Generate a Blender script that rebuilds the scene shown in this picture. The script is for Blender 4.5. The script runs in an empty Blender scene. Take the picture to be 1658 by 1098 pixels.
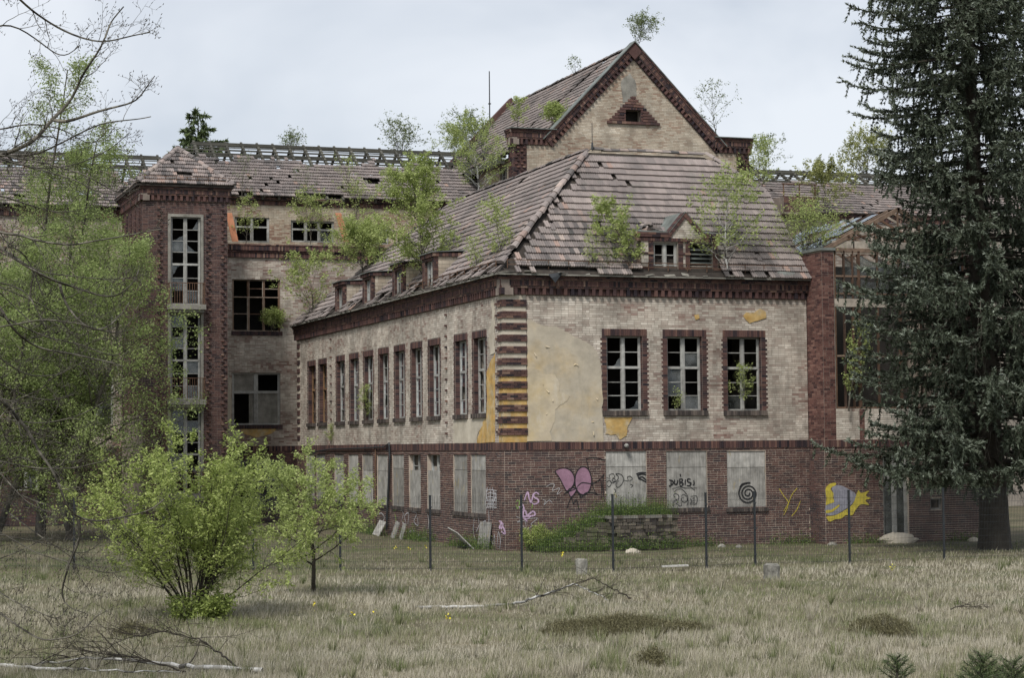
import bpy, math, random
import numpy as np
from mathutils import Matrix, Vector

# ------------------------------------------------------------------ camera
# World: X along the pavilion's front, Y along its long side (away from us), Z up; origin at the
# foot of the pavilion's corner.  Solved from the vanishing points of the two facades.
W_, H_ = 1658.0, 1098.0
CX, CY = 829.0, 549.0
VL, VR = np.array([-329.0, 734.0]), np.array([10250.0, 639.0])
FOC = math.sqrt(-((VL[0]-CX)*(VR[0]-CX)+(VL[1]-CY)*(VR[1]-CY)))
def nrm(v):
    v = np.asarray(v, float); return v/np.linalg.norm(v)
_u = nrm([VR[0]-CX, VR[1]-CY, FOC]); _v = nrm([VL[0]-CX, VL[1]-CY, FOC])
_w = np.cross(_u, _v)
RM = np.stack([_u, _v, _w])
_d0 = FOC/49.5
CAM = -(RM @ np.array([(819-CX)/FOC*_d0, (893-CY)/FOC*_d0, _d0]))
def ray(x, y): return RM @ np.array([(x-CX)/FOC, (y-CY)/FOC, 1.0])
def onY(x, y, Y=0.0): r = ray(x, y); return CAM+r*((Y-CAM[1])/r[1])     # photo point -> point of a wall plane
def onX(x, y, X=0.0): r = ray(x, y); return CAM+r*((X-CAM[0])/r[0])
def onZ(x, y, Z=0.0): r = ray(x, y); return CAM+r*((Z-CAM[2])/r[2])
def atD(x, y, D): return CAM+ray(x, y)*D
def proj(P):
    c = (np.atleast_2d(P)-CAM) @ RM
    return CX+FOC*c[:, 0]/c[:, 2], CY+FOC*c[:, 1]/c[:, 2], c[:, 2]

scene = bpy.context.scene
COL = scene.collection
cam_data = bpy.data.cameras.new('camera')
cam_data.sensor_width = 36.0
cam_data.lens = FOC*36.0/W_
cam_data.clip_start = 0.5
cam_data.clip_end = 3000.0
cam_ob = bpy.data.objects.new('camera', cam_data)
COL.objects.link(cam_ob)
_m = Matrix.Identity(4)
for i in range(3):
    _m[i][0] = RM[i, 0]; _m[i][1] = -RM[i, 1]; _m[i][2] = -RM[i, 2]; _m[i][3] = CAM[i]
cam_ob.matrix_world = _m
scene.camera = cam_ob

# ------------------------------------------------------------------ sky, sun, exposure
SUN_EL, SUN_AZ = 52.0, 222.0          # azimuth clockwise from +Y: behind the camera, to its left
world = bpy.data.worlds.new('World'); scene.world = world
world.use_nodes = True
nt = world.node_tree; nt.nodes.clear()
wo = nt.nodes.new('ShaderNodeOutputWorld')
bg1 = nt.nodes.new('ShaderNodeBackground'); bg2 = nt.nodes.new('ShaderNodeBackground')
sky = nt.nodes.new('ShaderNodeTexSky'); sky.sky_type = 'NISHITA'; sky.sun_disc = False
sky.sun_elevation = math.radians(SUN_EL); sky.sun_rotation = math.radians(SUN_AZ)
bg1.inputs['Strength'].default_value = 0.10
nt.links.new(sky.outputs[0], bg1.inputs['Color'])
tc = nt.nodes.new('ShaderNodeTexCoord'); mp = nt.nodes.new('ShaderNodeMapping')
mp.inputs['Scale'].default_value = (1.0, 1.0, 1.7)
nz = nt.nodes.new('ShaderNodeTexNoise'); nz.inputs['Scale'].default_value = 4.0
nz.inputs['Detail'].default_value = 5.0; nz.inputs['Roughness'].default_value = 0.5; nz.inputs['Distortion'].default_value = 0.4
rp = nt.nodes.new('ShaderNodeValToRGB')
rp.color_ramp.elements[0].position = 0.38; rp.color_ramp.elements[0].color = (0.50, 0.54, 0.605, 1)
rp.color_ramp.elements[1].position = 0.62; rp.color_ramp.elements[1].color = (0.765, 0.785, 0.82, 1)
nt.links.new(tc.outputs['Generated'], mp.inputs[0]); nt.links.new(mp.outputs[0], nz.inputs['Vector'])
nt.links.new(nz.outputs['Fac'], rp.inputs[0]); nt.links.new(rp.outputs[0], bg2.inputs['Color'])
bg2.inputs['Strength'].default_value = 0.475
mx = nt.nodes.new('ShaderNodeMixShader'); mx.inputs[0].default_value = 0.9      # cloud cover
nt.links.new(bg1.outputs[0], mx.inputs[1]); nt.links.new(bg2.outputs[0], mx.inputs[2])
nt.links.new(mx.outputs[0], wo.inputs[0])
sun_d = bpy.data.lights.new('sun', 'SUN'); sun_d.energy = 1.5; sun_d.angle = math.radians(14)
sun_d.color = (1.0, 0.965, 0.91)
sun = bpy.data.objects.new('sun', sun_d); COL.objects.link(sun)
_az, _el = math.radians(SUN_AZ), math.radians(SUN_EL)
_sd = Vector((math.sin(_az)*math.cos(_el), math.cos(_az)*math.cos(_el), math.sin(_el)))
sun.rotation_euler = _sd.to_track_quat('Z', 'Y').to_euler()
sun.location = (0, -30, 40)
scene.view_settings.view_transform = 'Standard'
scene.view_settings.look = 'None'
scene.view_settings.exposure = 1.2
scene.view_settings.gamma = 1.0
scene.view_settings.use_curve_mapping = False
scene.cycles.max_bounces = 6
scene.cycles.transparent_max_bounces = 12
scene.cycles.use_denoising = True

# ------------------------------------------------------------------ helpers
rs = np.random.default_rng(11)
random.seed(11)
X3, Y3, Z3 = np.array([1., 0, 0]), np.array([0, 1., 0]), np.array([0, 0, 1.])
ORG = {}

def vnoise(x, y, seed=0):
    """smooth value noise in [0,1]"""
    def h(i, j):
        n = (np.int64(i)*374761393+np.int64(j)*668265263+seed*1442695) & 0xffffffff
        n = ((n ^ (n >> 13))*1274126177) & 0xffffffff
        return ((n ^ (n >> 16)) & 0xffff)/65535.0
    x = np.asarray(x, float); y = np.asarray(y, float)
    i, j = np.floor(x).astype(np.int64), np.floor(y).astype(np.int64)
    fx, fy = x-i, y-j
    fx, fy = fx*fx*(3-2*fx), fy*fy*(3-2*fy)
    hv = np.vectorize(lambda a, b: h(int(a), int(b)), otypes=[float])
    a, b, c, d = hv(i, j), hv(i+1, j), hv(i, j+1), hv(i+1, j+1)
    return (a*(1-fx)+b*fx)*(1-fy)+(c*(1-fx)+d*fx)*fy

def org_of(parent):
    return ORG.get(parent.name, np.zeros(3)) if parent is not None else np.zeros(3)

def link(o, parent=None):
    COL.objects.link(o)
    if parent is not None:
        o.parent = parent
        ORG[o.name] = org_of(parent)
    return o

def thing(name, label, cat, loc=(0, 0, 0), group=None):
    o = bpy.data.objects.new(name, None)
    o.empty_display_size = 0.3
    COL.objects.link(o)
    o.location = loc
    o['label'] = label; o['category'] = cat
    if group: o['group'] = group
    ORG[o.name] = np.array(loc, float)
    return o

def tag(o, label, cat, group=None):
    o['label'] = label; o['category'] = cat
    if group: o['group'] = group
    return o

BOXV = np.array([[-1, -1, -1], [1, -1, -1], [1, 1, -1], [-1, 1, -1], [-1, -1, 1], [1, -1, 1], [1, 1, 1], [-1, 1, 1]], float)
BOXF = [(0, 3, 2, 1), (4, 5, 6, 7), (0, 1, 5, 4), (1, 2, 6, 5), (2, 3, 7, 6), (3, 0, 4, 7)]

BRF = [f for i, f in enumerate(BOXF) if i != 2]        # a brick without its back

class MB:
    """collects shapes, then becomes one mesh object"""
    def __init__(self):
        self.V = []; self.L = []; self.C = []; self.R = []; self.n = 0
    def add(self, verts, faces, rnd=0.5):
        verts = np.asarray(verts, float)
        self.V.append(verts)
        for f in faces:
            self.L.append(np.asarray(f, np.int64)+self.n)
        self.C.append(np.array([len(f) for f in faces], np.int64))
        self.R.append(np.full(len(faces), rnd) if np.isscalar(rnd) else np.asarray(rnd, float))
        self.n += len(verts)
    def batch(self, verts, faces, rnd):
        """verts (n,k,3), faces list of index tuples of equal length, rnd (n,)"""
        n, k = verts.shape[:2]
        if n == 0: return
        f = np.asarray(faces, np.int64)
        idx = f[None]+(np.arange(n)*k)[:, None, None]+self.n
        self.V.append(verts.reshape(-1, 3)); self.L.append(idx.reshape(-1))
        self.C.append(np.full(n*len(f), f.shape[1], np.int64))
        self.R.append(np.repeat(np.asarray(rnd, float), len(f)))
        self.n += n*k
    def oboxes(self, C, A, H, rnd):
        C, A, H = np.asarray(C, float), np.asarray(A, float), np.asarray(H, float)
        v = C[:, None, :]+np.einsum('nki,nij->nkj', BOXV[None]*H[:, None, :], A)
        self.batch(v, BOXF, rnd)
    def obox(self, C, A, H, rnd=0.5):
        self.oboxes(np.array([C]), np.array([A]), np.array([H]), np.array([rnd]))
    def box(self, lo, hi, rnd=0.5):
        lo, hi = np.minimum(lo, hi).astype(float), np.maximum(lo, hi).astype(float)
        self.obox((lo+hi)/2, np.eye(3), (hi-lo)/2, rnd)
    def bar(self, p, q, w, h, up=(0, 0, 1), rnd=0.5):
        p, q = np.asarray(p, float), np.asarray(q, float)
        d = q-p; l = np.linalg.norm(d)
        if l < 1e-6: return
        d = d/l; s = np.cross(d, up)
        if np.linalg.norm(s) < 1e-4: s = np.cross(d, [1, 0, 0])
        s = nrm(s); t = np.cross(s, d)
        self.obox((p+q)/2, np.stack([d, s, t]), (l/2, w/2, h/2), rnd)
    def tubes(self, P0, P1, R0, R1, k=5, rnd=None):
        P0, P1 = np.asarray(P0, float).reshape(-1, 3), np.asarray(P1, float).reshape(-1, 3)
        n = len(P0)
        if n == 0: return
        R0, R1 = np.broadcast_to(R0, n), np.broadcast_to(R1, n)
        d = P1-P0; d /= np.maximum(np.linalg.norm(d, axis=1), 1e-9)[:, None]
        a = np.where(np.abs(d[:, 2:3]) > 0.9, np.array([[1., 0, 0]]), np.array([[0, 0, 1.]]))
        s = np.cross(d, a); s /= np.linalg.norm(s, axis=1)[:, None]; t = np.cross(d, s)
        an = np.arange(k)*2*math.pi/k
        ring = np.cos(an)[None, :, None]*s[:, None]+np.sin(an)[None, :, None]*t[:, None]
        v = np.concatenate([P0[:, None]+ring*R0[:, None, None], P1[:, None]+ring*R1[:, None, None]], 1)
        f = [(i, (i+1) % k, k+(i+1) % k, k+i) for i in range(k)]
        self.batch(v, f, np.full(n, 0.5) if rnd is None else np.broadcast_to(rnd, n))
    def poly(self, pts, rnd=0.5):
        self.add(pts, [tuple(range(len(pts)))], rnd)
    def prism(self, pts, off, rnd=0.5):
        """closed prism: polygon pts pushed by the vector off"""
        pts = np.asarray(pts, float); n = len(pts); q = pts+np.asarray(off, float)
        f = [tuple(range(n)), tuple(range(2*n-1, n-1, -1))]+[(i, n+i, n+(i+1) % n, (i+1) % n) for i in range(n)]
        self.add(np.concatenate([pts, q]), f, rnd)
    def build(self, name, mat, parent=None, smooth=False, kind=None):
        me = bpy.data.meshes.new(name)
        if self.n:
            V = np.concatenate(self.V); V = V-org_of(parent)
            L = np.concatenate([np.ravel(l) for l in self.L]).astype(np.int32)
            Cn = np.concatenate(self.C)
            me.vertices.add(len(V)); me.vertices.foreach_set('co', V.astype(np.float32).ravel())
            me.loops.add(len(L)); me.loops.foreach_set('vertex_index', L)
            st = np.concatenate([[0], np.cumsum(Cn)[:-1]]).astype(np.int32)
            me.polygons.add(len(Cn)); me.polygons.foreach_set('loop_start', st)
            me.update(calc_edges=True)
            at = me.attributes.new('rnd', 'FLOAT', 'FACE')
            at.data.foreach_set('value', np.clip(np.concatenate(self.R), 0, 1).astype(np.float32))
            me.polygons.foreach_set('use_smooth', np.full(len(Cn), bool(smooth)))
        if mat: me.materials.append(mat)
        o = bpy.data.objects.new(name, me)
        link(o, parent)
        if kind: o['kind'] = kind
        return o

def structure(mb, name, mat):
    o = mb.build(name, mat); o['kind'] = 'structure'; return o

# ------------------------------------------------------------------ materials
MATS = {}
def material(name, stops, rough=0.85, src='attr', weather=0.25, wscale=1.2, bump=0.15, bscale=40.0, spec=0.25,
             stain=None, transl=0.0, metallic=0.0, grain=0.0):
    """colour ramp over the piece's own random number, times large-scale weathering, with fine relief"""
    m = bpy.data.materials.new(name); m.use_nodes = True
    t = m.node_tree; b = t.nodes['Principled BSDF']; lk = t.links.new
    out = t.nodes['Material Output']
    tcn = t.nodes.new('ShaderNodeTexCoord')
    ra = t.nodes.new('ShaderNodeValToRGB')
    els = ra.color_ramp.elements
    while len(els) < len(stops): els.new(0.5)
    for e, (p, c) in zip(els, stops):
        e.position = p; e.color = (*c, 1)
    if src == 'attr':
        a = t.nodes.new('ShaderNodeAttribute'); a.attribute_name = 'rnd'; lk(a.outputs['Fac'], ra.inputs[0])
    elif src == 'obj':
        a = t.nodes.new('ShaderNodeObjectInfo'); lk(a.outputs['Random'], ra.inputs[0])
    else:                                     # src = noise scale
        a = t.nodes.new('ShaderNodeTexNoise'); a.inputs['Scale'].default_value = src; a.inputs['Detail'].default_value = 6
        a.inputs['Roughness'].default_value = 0.62
        lk(tcn.outputs['Object'], a.inputs['Vector']); lk(a.outputs['Fac'], ra.inputs[0])
    col = ra.outputs[0]
    if weather > 0:
        n2 = t.nodes.new('ShaderNodeTexNoise'); n2.inputs['Scale'].default_value = wscale; n2.inputs['Detail'].default_value = 7
        n2.inputs['Roughness'].default_value = 0.65
        g = t.nodes.new('ShaderNodeNewGeometry')
        lk(g.outputs['Position'], n2.inputs['Vector'])
        mr = t.nodes.new('ShaderNodeMapRange'); mr.inputs[1].default_value = 0.3; mr.inputs[2].default_value = 0.68
        mr.inputs[3].default_value = 1-weather; mr.inputs[4].default_value = 1+weather*0.45
        lk(n2.outputs['Fac'], mr.inputs[0])
        mm = t.nodes.new('ShaderNodeMix'); mm.data_type = 'RGBA'; mm.blend_type = 'MULTIPLY'; mm.inputs[0].default_value = 1
        lk(col, mm.inputs[6]); lk(mr.outputs[0], mm.inputs[7]); col = mm.outputs[2]
        if stain:                             # (colour, scale, low, high, amount): dirt or moss with a shape of its own
            sc, ss, s0, s1, sa = stain
            n3 = t.nodes.new('ShaderNodeTexNoise'); n3.inputs['Scale'].default_value = ss; n3.inputs['Detail'].default_value = 8
            n3.inputs['Roughness'].default_value = 0.7
            mpn = t.nodes.new('ShaderNodeMapping'); mpn.inputs['Scale'].default_value = (1, 1, 0.35); mpn.inputs['Location'].default_value = (3.7, 1.9, 8.2)
            lk(g.outputs['Position'], mpn.inputs[0]); lk(mpn.outputs[0], n3.inputs['Vector'])
            m3 = t.nodes.new('ShaderNodeMapRange'); m3.inputs[1].default_value = s0; m3.inputs[2].default_value = s1
            m3.inputs[3].default_value = 0; m3.inputs[4].default_value = sa
            lk(n3.outputs['Fac'], m3.inputs[0])
            mx3 = t.nodes.new('ShaderNodeMix'); mx3.data_type = 'RGBA'
            lk(m3.outputs[0], mx3.inputs[0]); lk(col, mx3.inputs[6]); mx3.inputs[7].default_value = (*sc, 1); col = mx3.outputs[2]
    if grain > 0:                             # vertical wood grain and rain streaks
        ng = t.nodes.new('ShaderNodeTexNoise'); ng.inputs['Scale'].default_value = 1.0; ng.inputs['Detail'].default_value = 9; ng.inputs['Roughness'].default_value = 0.75
        mg = t.nodes.new('ShaderNodeMapping'); mg.inputs['Scale'].default_value = (16, 16, 0.9); gg = t.nodes.new('ShaderNodeNewGeometry')
        lk(gg.outputs['Position'], mg.inputs[0]); lk(mg.outputs[0], ng.inputs['Vector'])
        rg = t.nodes.new('ShaderNodeMapRange'); rg.inputs[1].default_value = 0.3; rg.inputs[2].default_value = 0.7; rg.inputs[3].default_value = 1-grain; rg.inputs[4].default_value = 1+grain*0.4
        lk(ng.outputs['Fac'], rg.inputs[0])
        mgx = t.nodes.new('ShaderNodeMix'); mgx.data_type = 'RGBA'; mgx.blend_type = 'MULTIPLY'; mgx.inputs[0].default_value = 1
        lk(col, mgx.inputs[6]); lk(rg.outputs[0], mgx.inputs[7]); col = mgx.outputs[2]
    lk(col, b.inputs['Base Color'])
    b.inputs['Roughness'].default_value = rough
    b.inputs['Specular IOR Level'].default_value = spec
    b.inputs['Metallic'].default_value = metallic
    if bump > 0:
        nb = t.nodes.new('ShaderNodeTexNoise'); nb.inputs['Scale'].default_value = bscale; nb.inputs['Detail'].default_value = 4
        g2 = t.nodes.new('ShaderNodeNewGeometry'); lk(g2.outputs['Position'], nb.inputs['Vector'])
        bp = t.nodes.new('ShaderNodeBump'); bp.inputs['Strength'].default_value = bump; bp.inputs['Distance'].default_value = 0.02
        lk(nb.outputs['Fac'], bp.inputs['Height']); lk(bp.outputs[0], b.inputs['Normal'])
    if transl > 0:
        tr = t.nodes.new('ShaderNodeBsdfTranslucent'); lk(col, tr.inputs['Color'])
        ms = t.nodes.new('ShaderNodeMixShader'); ms.inputs[0].default_value = transl
        lk(b.outputs[0], ms.inputs[1]); lk(tr.outputs[0], ms.inputs[2]); lk(ms.outputs[0], out.inputs['Surface'])
    MATS[name] = m
    return m

def pair(name, stops, **k):
    """the same material for merged pieces (attribute) and single pieces (object random)"""
    return material(name, stops, src='attr', **k), material(name+'_single', stops, src='obj', **k)

RED = [(0.0, (0.026, 0.021, 0.027)), (0.14, (0.055, 0.036, 0.038)), (0.4, (0.092, 0.050, 0.046)), (0.7, (0.130, 0.072, 0.062)), (0.92, (0.170, 0.095, 0.074)), (1.0, (0.25, 0.17, 0.13))]
M_red, M_red1 = pair('clinker_brick', RED, weather=0.3, wscale=0.9, stain=((0.05, 0.045, 0.045), 1.4, 0.55, 0.8, 0.6))
BAYRED = [(0.0, (0.06, 0.030, 0.030)), (0.25, (0.120, 0.058, 0.050)), (0.7, (0.165, 0.082, 0.069)), (1.0, (0.23, 0.13, 0.105))]
M_bay, M_bay1 = pair('bay_brick', BAYRED, weather=0.3, wscale=0.9, stain=((0.08, 0.06, 0.055), 1.4, 0.55, 0.8, 0.6))
PALE = [(0.0, (0.215, 0.135, 0.11)), (0.12, (0.315, 0.22, 0.185)), (0.28, (0.40, 0.33, 0.28)), (0.55, (0.49, 0.43, 0.365)), (0.85, (0.59, 0.53, 0.455)), (1.0, (0.67, 0.61, 0.53))]
M_pale, M_pale1 = pair('pale_brick', PALE, weather=0.42, wscale=1.1, stain=((0.135, 0.12, 0.10), 1.3, 0.50, 0.74, 0.75))
YEL = [(0.0, (0.25, 0.15, 0.11)), (0.15, (0.35, 0.245, 0.18)), (0.4, (0.445, 0.37, 0.285)), (0.8, (0.53, 0.46, 0.365)), (1.0, (0.61, 0.545, 0.445))]
M_yel, M_yel1 = pair('yellow_brick', YEL, weather=0.38, wscale=0.9, stain=((0.17, 0.145, 0.115), 1.1, 0.52, 0.78, 0.6))
M_mort_pale = material('mortar_pale', [(0.3, (0.20, 0.177, 0.15)), (0.7, (0.34, 0.30, 0.255))], src=3.0, weather=0.3, stain=((0.15, 0.13, 0.11), 1.1, 0.55, 0.82, 0.5))
M_mort_red = material('mortar_plinth', [(0.3, (0.42, 0.35, 0.28)), (0.7, (0.56, 0.48, 0.40))], src=3.0, weather=0.4, stain=((0.10, 0.085, 0.075), 1.3, 0.5, 0.75, 0.75))
M_mort_dark = material('mortar_dark', [(0.3, (0.19, 0.155, 0.135)), (0.7, (0.30, 0.25, 0.21))], src=3.0, weather=0.3)
TILE = [(0.0, (0.06, 0.057, 0.056)), (0.1, (0.12, 0.108, 0.104)), (0.35, (0.19, 0.164, 0.155)), (0.65, (0.25, 0.212, 0.198)), (0.88, (0.32, 0.272, 0.25)), (0.95, (0.31, 0.22, 0.185)), (1.0, (0.40, 0.34, 0.30))]
M_tile, M_tile1 = pair('roof_tile', TILE, rough=0.7, weather=0.33, wscale=0.55, spec=0.3, stain=((0.115, 0.125, 0.105), 0.9, 0.56, 0.75, 0.55))
M_deck = material('roof_underlay', [(0.3, (0.03, 0.025, 0.022)), (0.7, (0.06, 0.05, 0.042))], src=4.0, weather=0)
M_timber = material('grey_roof_timber', [(0.0, (0.05, 0.05, 0.042)), (1.0, (0.13, 0.125, 0.105))], weather=0.3)
M_plaster = material('ochre_plaster', [(0.30, (0.42, 0.375, 0.305)), (0.46, (0.47, 0.415, 0.325)), (0.56, (0.49, 0.41, 0.29)), (0.66, (0.50, 0.385, 0.22)), (0.8, (0.48, 0.34, 0.15))], src=0.55, rough=0.95, weather=0.22, wscale=2.0, bump=0.5, bscale=5.0,
                     stain=((0.26, 0.24, 0.20), 1.2, 0.54, 0.75, 0.7))
M_plaster2 = material('cream_plaster_coat', [(0.3, (0.50, 0.43, 0.33)), (0.5, (0.53, 0.45, 0.32)), (0.72, (0.55, 0.43, 0.24))], src=0.8, rough=0.95, weather=0.25, wscale=1.6, bump=0.4, bscale=6.0, stain=((0.58, 0.53, 0.44), 2.5, 0.56, 0.66, 0.6))
M_orange = material('orange_plaster', [(0.36, (0.52, 0.32, 0.10)), (0.54, (0.50, 0.35, 0.15)), (0.70, (0.51, 0.42, 0.28))], src=2.2, rough=0.95, weather=0.35, wscale=3.0, bump=0.4, bscale=9.0, stain=((0.45, 0.40, 0.31), 2.6, 0.56, 0.68, 0.7))
M_cream = material('cream_render', [(0.35, (0.44, 0.39, 0.31)), (0.65, (0.55, 0.50, 0.41))], src=1.5, rough=0.95, weather=0.25, bump=0.5, bscale=7.0)
M_white = material('weathered_white_paint', [(0.0, (0.17, 0.162, 0.145)), (0.5, (0.31, 0.305, 0.285)), (1.0, (0.44, 0.44, 0.415))], weather=0.35, wscale=6.0)
M_rust = material('rusty_steel', [(0.0, (0.07, 0.045, 0.033)), (0.5, (0.15, 0.088, 0.058)), (0.8, (0.25, 0.185, 0.14)), (1.0, (0.42, 0.37, 0.31))], weather=0.45, wscale=4.0)
M_brownwood = material('brown_window_wood', [(0.0, (0.12, 0.07, 0.04)), (1.0, (0.28, 0.17, 0.09))], weather=0.35, wscale=5.0)
M_board = material('grey_board', [(0.0, (0.27, 0.258, 0.235)), (1.0, (0.52, 0.505, 0.47))], weather=0.45, wscale=2.2, bump=0.3, grain=0.55, stain=((0.46, 0.36, 0.15), 4.5, 0.60, 0.68, 0.7))
M_stone = material('weathered_concrete', [(0.25, (0.17, 0.16, 0.14)), (0.75, (0.34, 0.325, 0.285))], src=2.5, weather=0.35, bump=0.5, bscale=15, stain=((0.07, 0.075, 0.05), 2.0, 0.52, 0.75, 0.6))
M_sill = material('sill_brick', [(0.0, (0.045, 0.038, 0.036)), (0.6, (0.085, 0.07, 0.063)), (1.0, (0.16, 0.13, 0.11))], weather=0.35)
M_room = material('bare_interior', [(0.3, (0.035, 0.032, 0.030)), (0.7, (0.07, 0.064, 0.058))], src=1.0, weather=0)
M_steel = material('dark_painted_steel', [(0.0, (0.016, 0.019, 0.022)), (1.0, (0.032, 0.036, 0.040))], weather=0.2, rough=0.5, spec=0.5)
M_zinc = material('zinc_sheet', [(0.3, (0.10, 0.11, 0.10)), (0.7, (0.22, 0.24, 0.225))], src=2.0, weather=0.3, rough=0.6)
M_redwood = material('faded_red_board', [(0.3, (0.36, 0.15, 0.08)), (0.7, (0.46, 0.21, 0.12))], src=3.0, weather=0.3)

def glass_mat():
    m = bpy.data.materials.new('dusty_glass'); m.use_nodes = True
    t = m.node_tree; t.nodes.clear(); lk = t.links.new
    o = t.nodes.new('ShaderNodeOutputMaterial')
    gl = t.nodes.new('ShaderNodeBsdfGlossy'); gl.inputs['Roughness'].default_value = 0.06; gl.inputs['Color'].default_value = (0.75, 0.8, 0.85, 1)
    tr = t.nodes.new('ShaderNodeBsdfTransparent'); tr.inputs['Color'].default_value = (0.72, 0.76, 0.76, 1)
    df = t.nodes.new('ShaderNodeBsdfDiffuse'); df.inputs['Color'].default_value = (0.30, 0.31, 0.30, 1)
    fr = t.nodes.new('ShaderNodeFresnel'); fr.inputs['IOR'].default_value = 1.5
    nz_ = t.nodes.new('ShaderNodeTexNoise'); nz_.inputs['Scale'].default_value = 2.5; nz_.inputs['Detail'].default_value = 5
    g = t.nodes.new('ShaderNodeNewGeometry'); lk(g.outputs['Position'], nz_.inputs['Vector'])
    mr = t.nodes.new('ShaderNodeMapRange'); mr.inputs[1].default_value = 0.35; mr.inputs[2].default_value = 0.75; mr.inputs[3].default_value = 0.05; mr.inputs[4].default_value = 0.42
    lk(nz_.outputs['Fac'], mr.inputs[0])
    m1 = t.nodes.new('ShaderNodeMixShader'); lk(mr.outputs[0], m1.inputs[0]); lk(tr.outputs[0], m1.inputs[1]); lk(df.outputs[0], m1.inputs[2])
    m2 = t.nodes.new('ShaderNodeMixShader'); lk(fr.outputs[0], m2.inputs[0]); lk(m1.outputs[0], m2.inputs[1]); lk(gl.outputs[0], m2.inputs[2])
    lk(m2.outputs[0], o.inputs[0])
    return m
M_glass = glass_mat()

# ------------------------------------------------------------------ pieces: the largest singly, the rest merged
class Pool:
    def __init__(self, name, rest, mat, mat1, V=BOXV, F=BRF, limit=300):
        self.name, self.rest, self.mat, self.mat1, self.V, self.F, self.limit = name, rest, mat, mat1, np.asarray(V, float), F, limit
        self.C = []; self.A = []; self.H = []; self.R = []; self.P = []
    def add(self, C, A, H, rnd, prio=0.0):
        self.C.append(C); self.A.append(A); self.H.append(H); self.R.append(rnd); self.P.append(prio)
    def flush(self, parent, kind='stuff'):
        if not self.C: return
        C, A, H, R, P = (np.asarray(q, float) for q in (self.C, self.A, self.H, self.R, self.P))
        x, y, d = proj(C)
        inside = (x > 2) & (x < W_-2) & (y > 2) & (y < H_-2)
        score = np.where(inside, P+1e4/d**2, -1)
        order = np.argsort(-score)
        one = order[:self.limit]; one = one[score[one] > 0]
        rest = np.setdiff1d(np.arange(len(C)), one)
        if len(one):
            me = bpy.data.meshes.new(self.name)
            me.from_pydata([tuple(v) for v in self.V], [], self.F); me.materials.append(self.mat1); me.update()
            org = org_of(parent)
            for i in one:
                o = bpy.data.objects.new(self.name, me); COL.objects.link(o); o.parent = parent
                m = Matrix.Identity(4)
                for a in range(3):
                    for b in range(3): m[b][a] = A[i, a, b]*H[i, a]
                    m[a][3] = C[i, a]-org[a]
                o.matrix_local = m
        if len(rest):
            mb = MB()
            v = C[rest][:, None, :]+np.einsum('nki,nij->nkj', self.V[None]*H[rest][:, None, :], A[rest])
            byl = {}
            for f in self.F: byl.setdefault(len(f), []).append(f)
            base = mb.n
            mb.V.append(v.reshape(-1, 3)); k = len(self.V)
            for l, fs in byl.items():
                f = np.asarray(fs, np.int64); idx = f[None]+(np.arange(len(rest))*k)[:, None, None]+base
                mb.L.append(idx.reshape(-1)); mb.C.append(np.full(len(rest)*len(f), l, np.int64)); mb.R.append(np.repeat(R[rest], len(f)))
            mb.n += len(rest)*k
            mb.build(self.rest, self.mat, parent, kind=kind)

def cut(segs, a, b):
    out = []
    for s, e in segs:
        if b <= s or a >= e: out.append((s, e)); continue
        if a > s: out.append((s, a))
        if b < e: out.append((b, e))
    return out

def brick_wall(pool, O, U, N, u0, u1, z0, z1, holes=(), ivf=None, course=0.077, L=0.25, joint=0.012, face=0.008, colf=None,
               W=Z3, prio=0.0, jig=0.003, skip=0.0, headers=0.25, depth=0.03):
    """one brick after another, course by course, cut at the openings"""
    O, U, N, W = (np.asarray(q, float) for q in (O, U, N, W))
    A = np.stack([U, N, W])
    n = max(1, int(round((z1-z0)/course))); ch = (z1-z0)/n
    for r in range(n):
        zm = z0+(r+0.5)*ch
        segs = [(u0, u1)] if ivf is None else list(ivf(zm))
        for (a, b, c, d) in holes:
            if c < zm < d: segs = cut(segs, a, b)
        for s, e in segs:
            p = s-((r % 2)*0.5+random.random()*0.12)*L
            while p < e-0.01:
                l = L if random.random() > headers else L*0.5
                a, b = max(p, s), min(p+l, e)
                p += l
                if b-a < 0.04 or random.random() < skip: continue
                cu = (a+b)/2
                rv = random.random()
                if colf: rv = colf(cu, zm, rv)
                fc = face+random.uniform(-jig, jig)
                C = O+U*cu+W*zm+N*(fc-depth)
                pool.add(C, A, ((b-a-min(joint,0.013))/2, depth, (ch-joint)/2+random.uniform(-0.001, 0.001)), rv, prio)

def backing(mb, O, U, N, u0, u1, z0, z1, holes=(), thick=0.38):
    """the wall's body with its openings left out"""
    O, U, N = (np.asarray(q, float) for q in (O, U, N))
    us = sorted({u0, u1}|{min(max(h[i], u0), u1) for h in holes for i in (0, 1)})
    A = np.stack([U, N, Z3])
    for a, b in zip(us[:-1], us[1:]):
        if b-a < 1e-4: continue
        segs = [(z0, z1)]
        for h in holes:
            if h[0] < (a+b)/2 < h[1]: segs = cut(segs, h[2], h[3])
        for s, e in segs:
            mb.obox(O+U*(a+b)/2+Z3*(s+e)/2-N*thick/2, A, ((b-a)/2, thick/2, (e-s)/2))

def soldier(pool, O, U, N, u0, u1, z0, z1, proud, step=0.0775, prio=0, W=Z3, depth=0.1, joint=0.010, jig=0.003, colf=None):
    O, U, N, W = (np.asarray(q, float) for q in (O, U, N, W)); A = np.stack([U, N, W])
    n = max(1, int(round((u1-u0)/step))); st = (u1-u0)/n
    for i in range(n):
        rv = random.random()
        if colf: rv = colf(rv)
        C = O+U*(u0+(i+0.5)*st)+W*(z0+z1)/2+N*(proud-depth/2+random.uniform(-jig, jig))
        pool.add(C, A, ((st-joint)/2, depth/2, (z1-z0-joint)/2), rv, prio)

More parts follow.
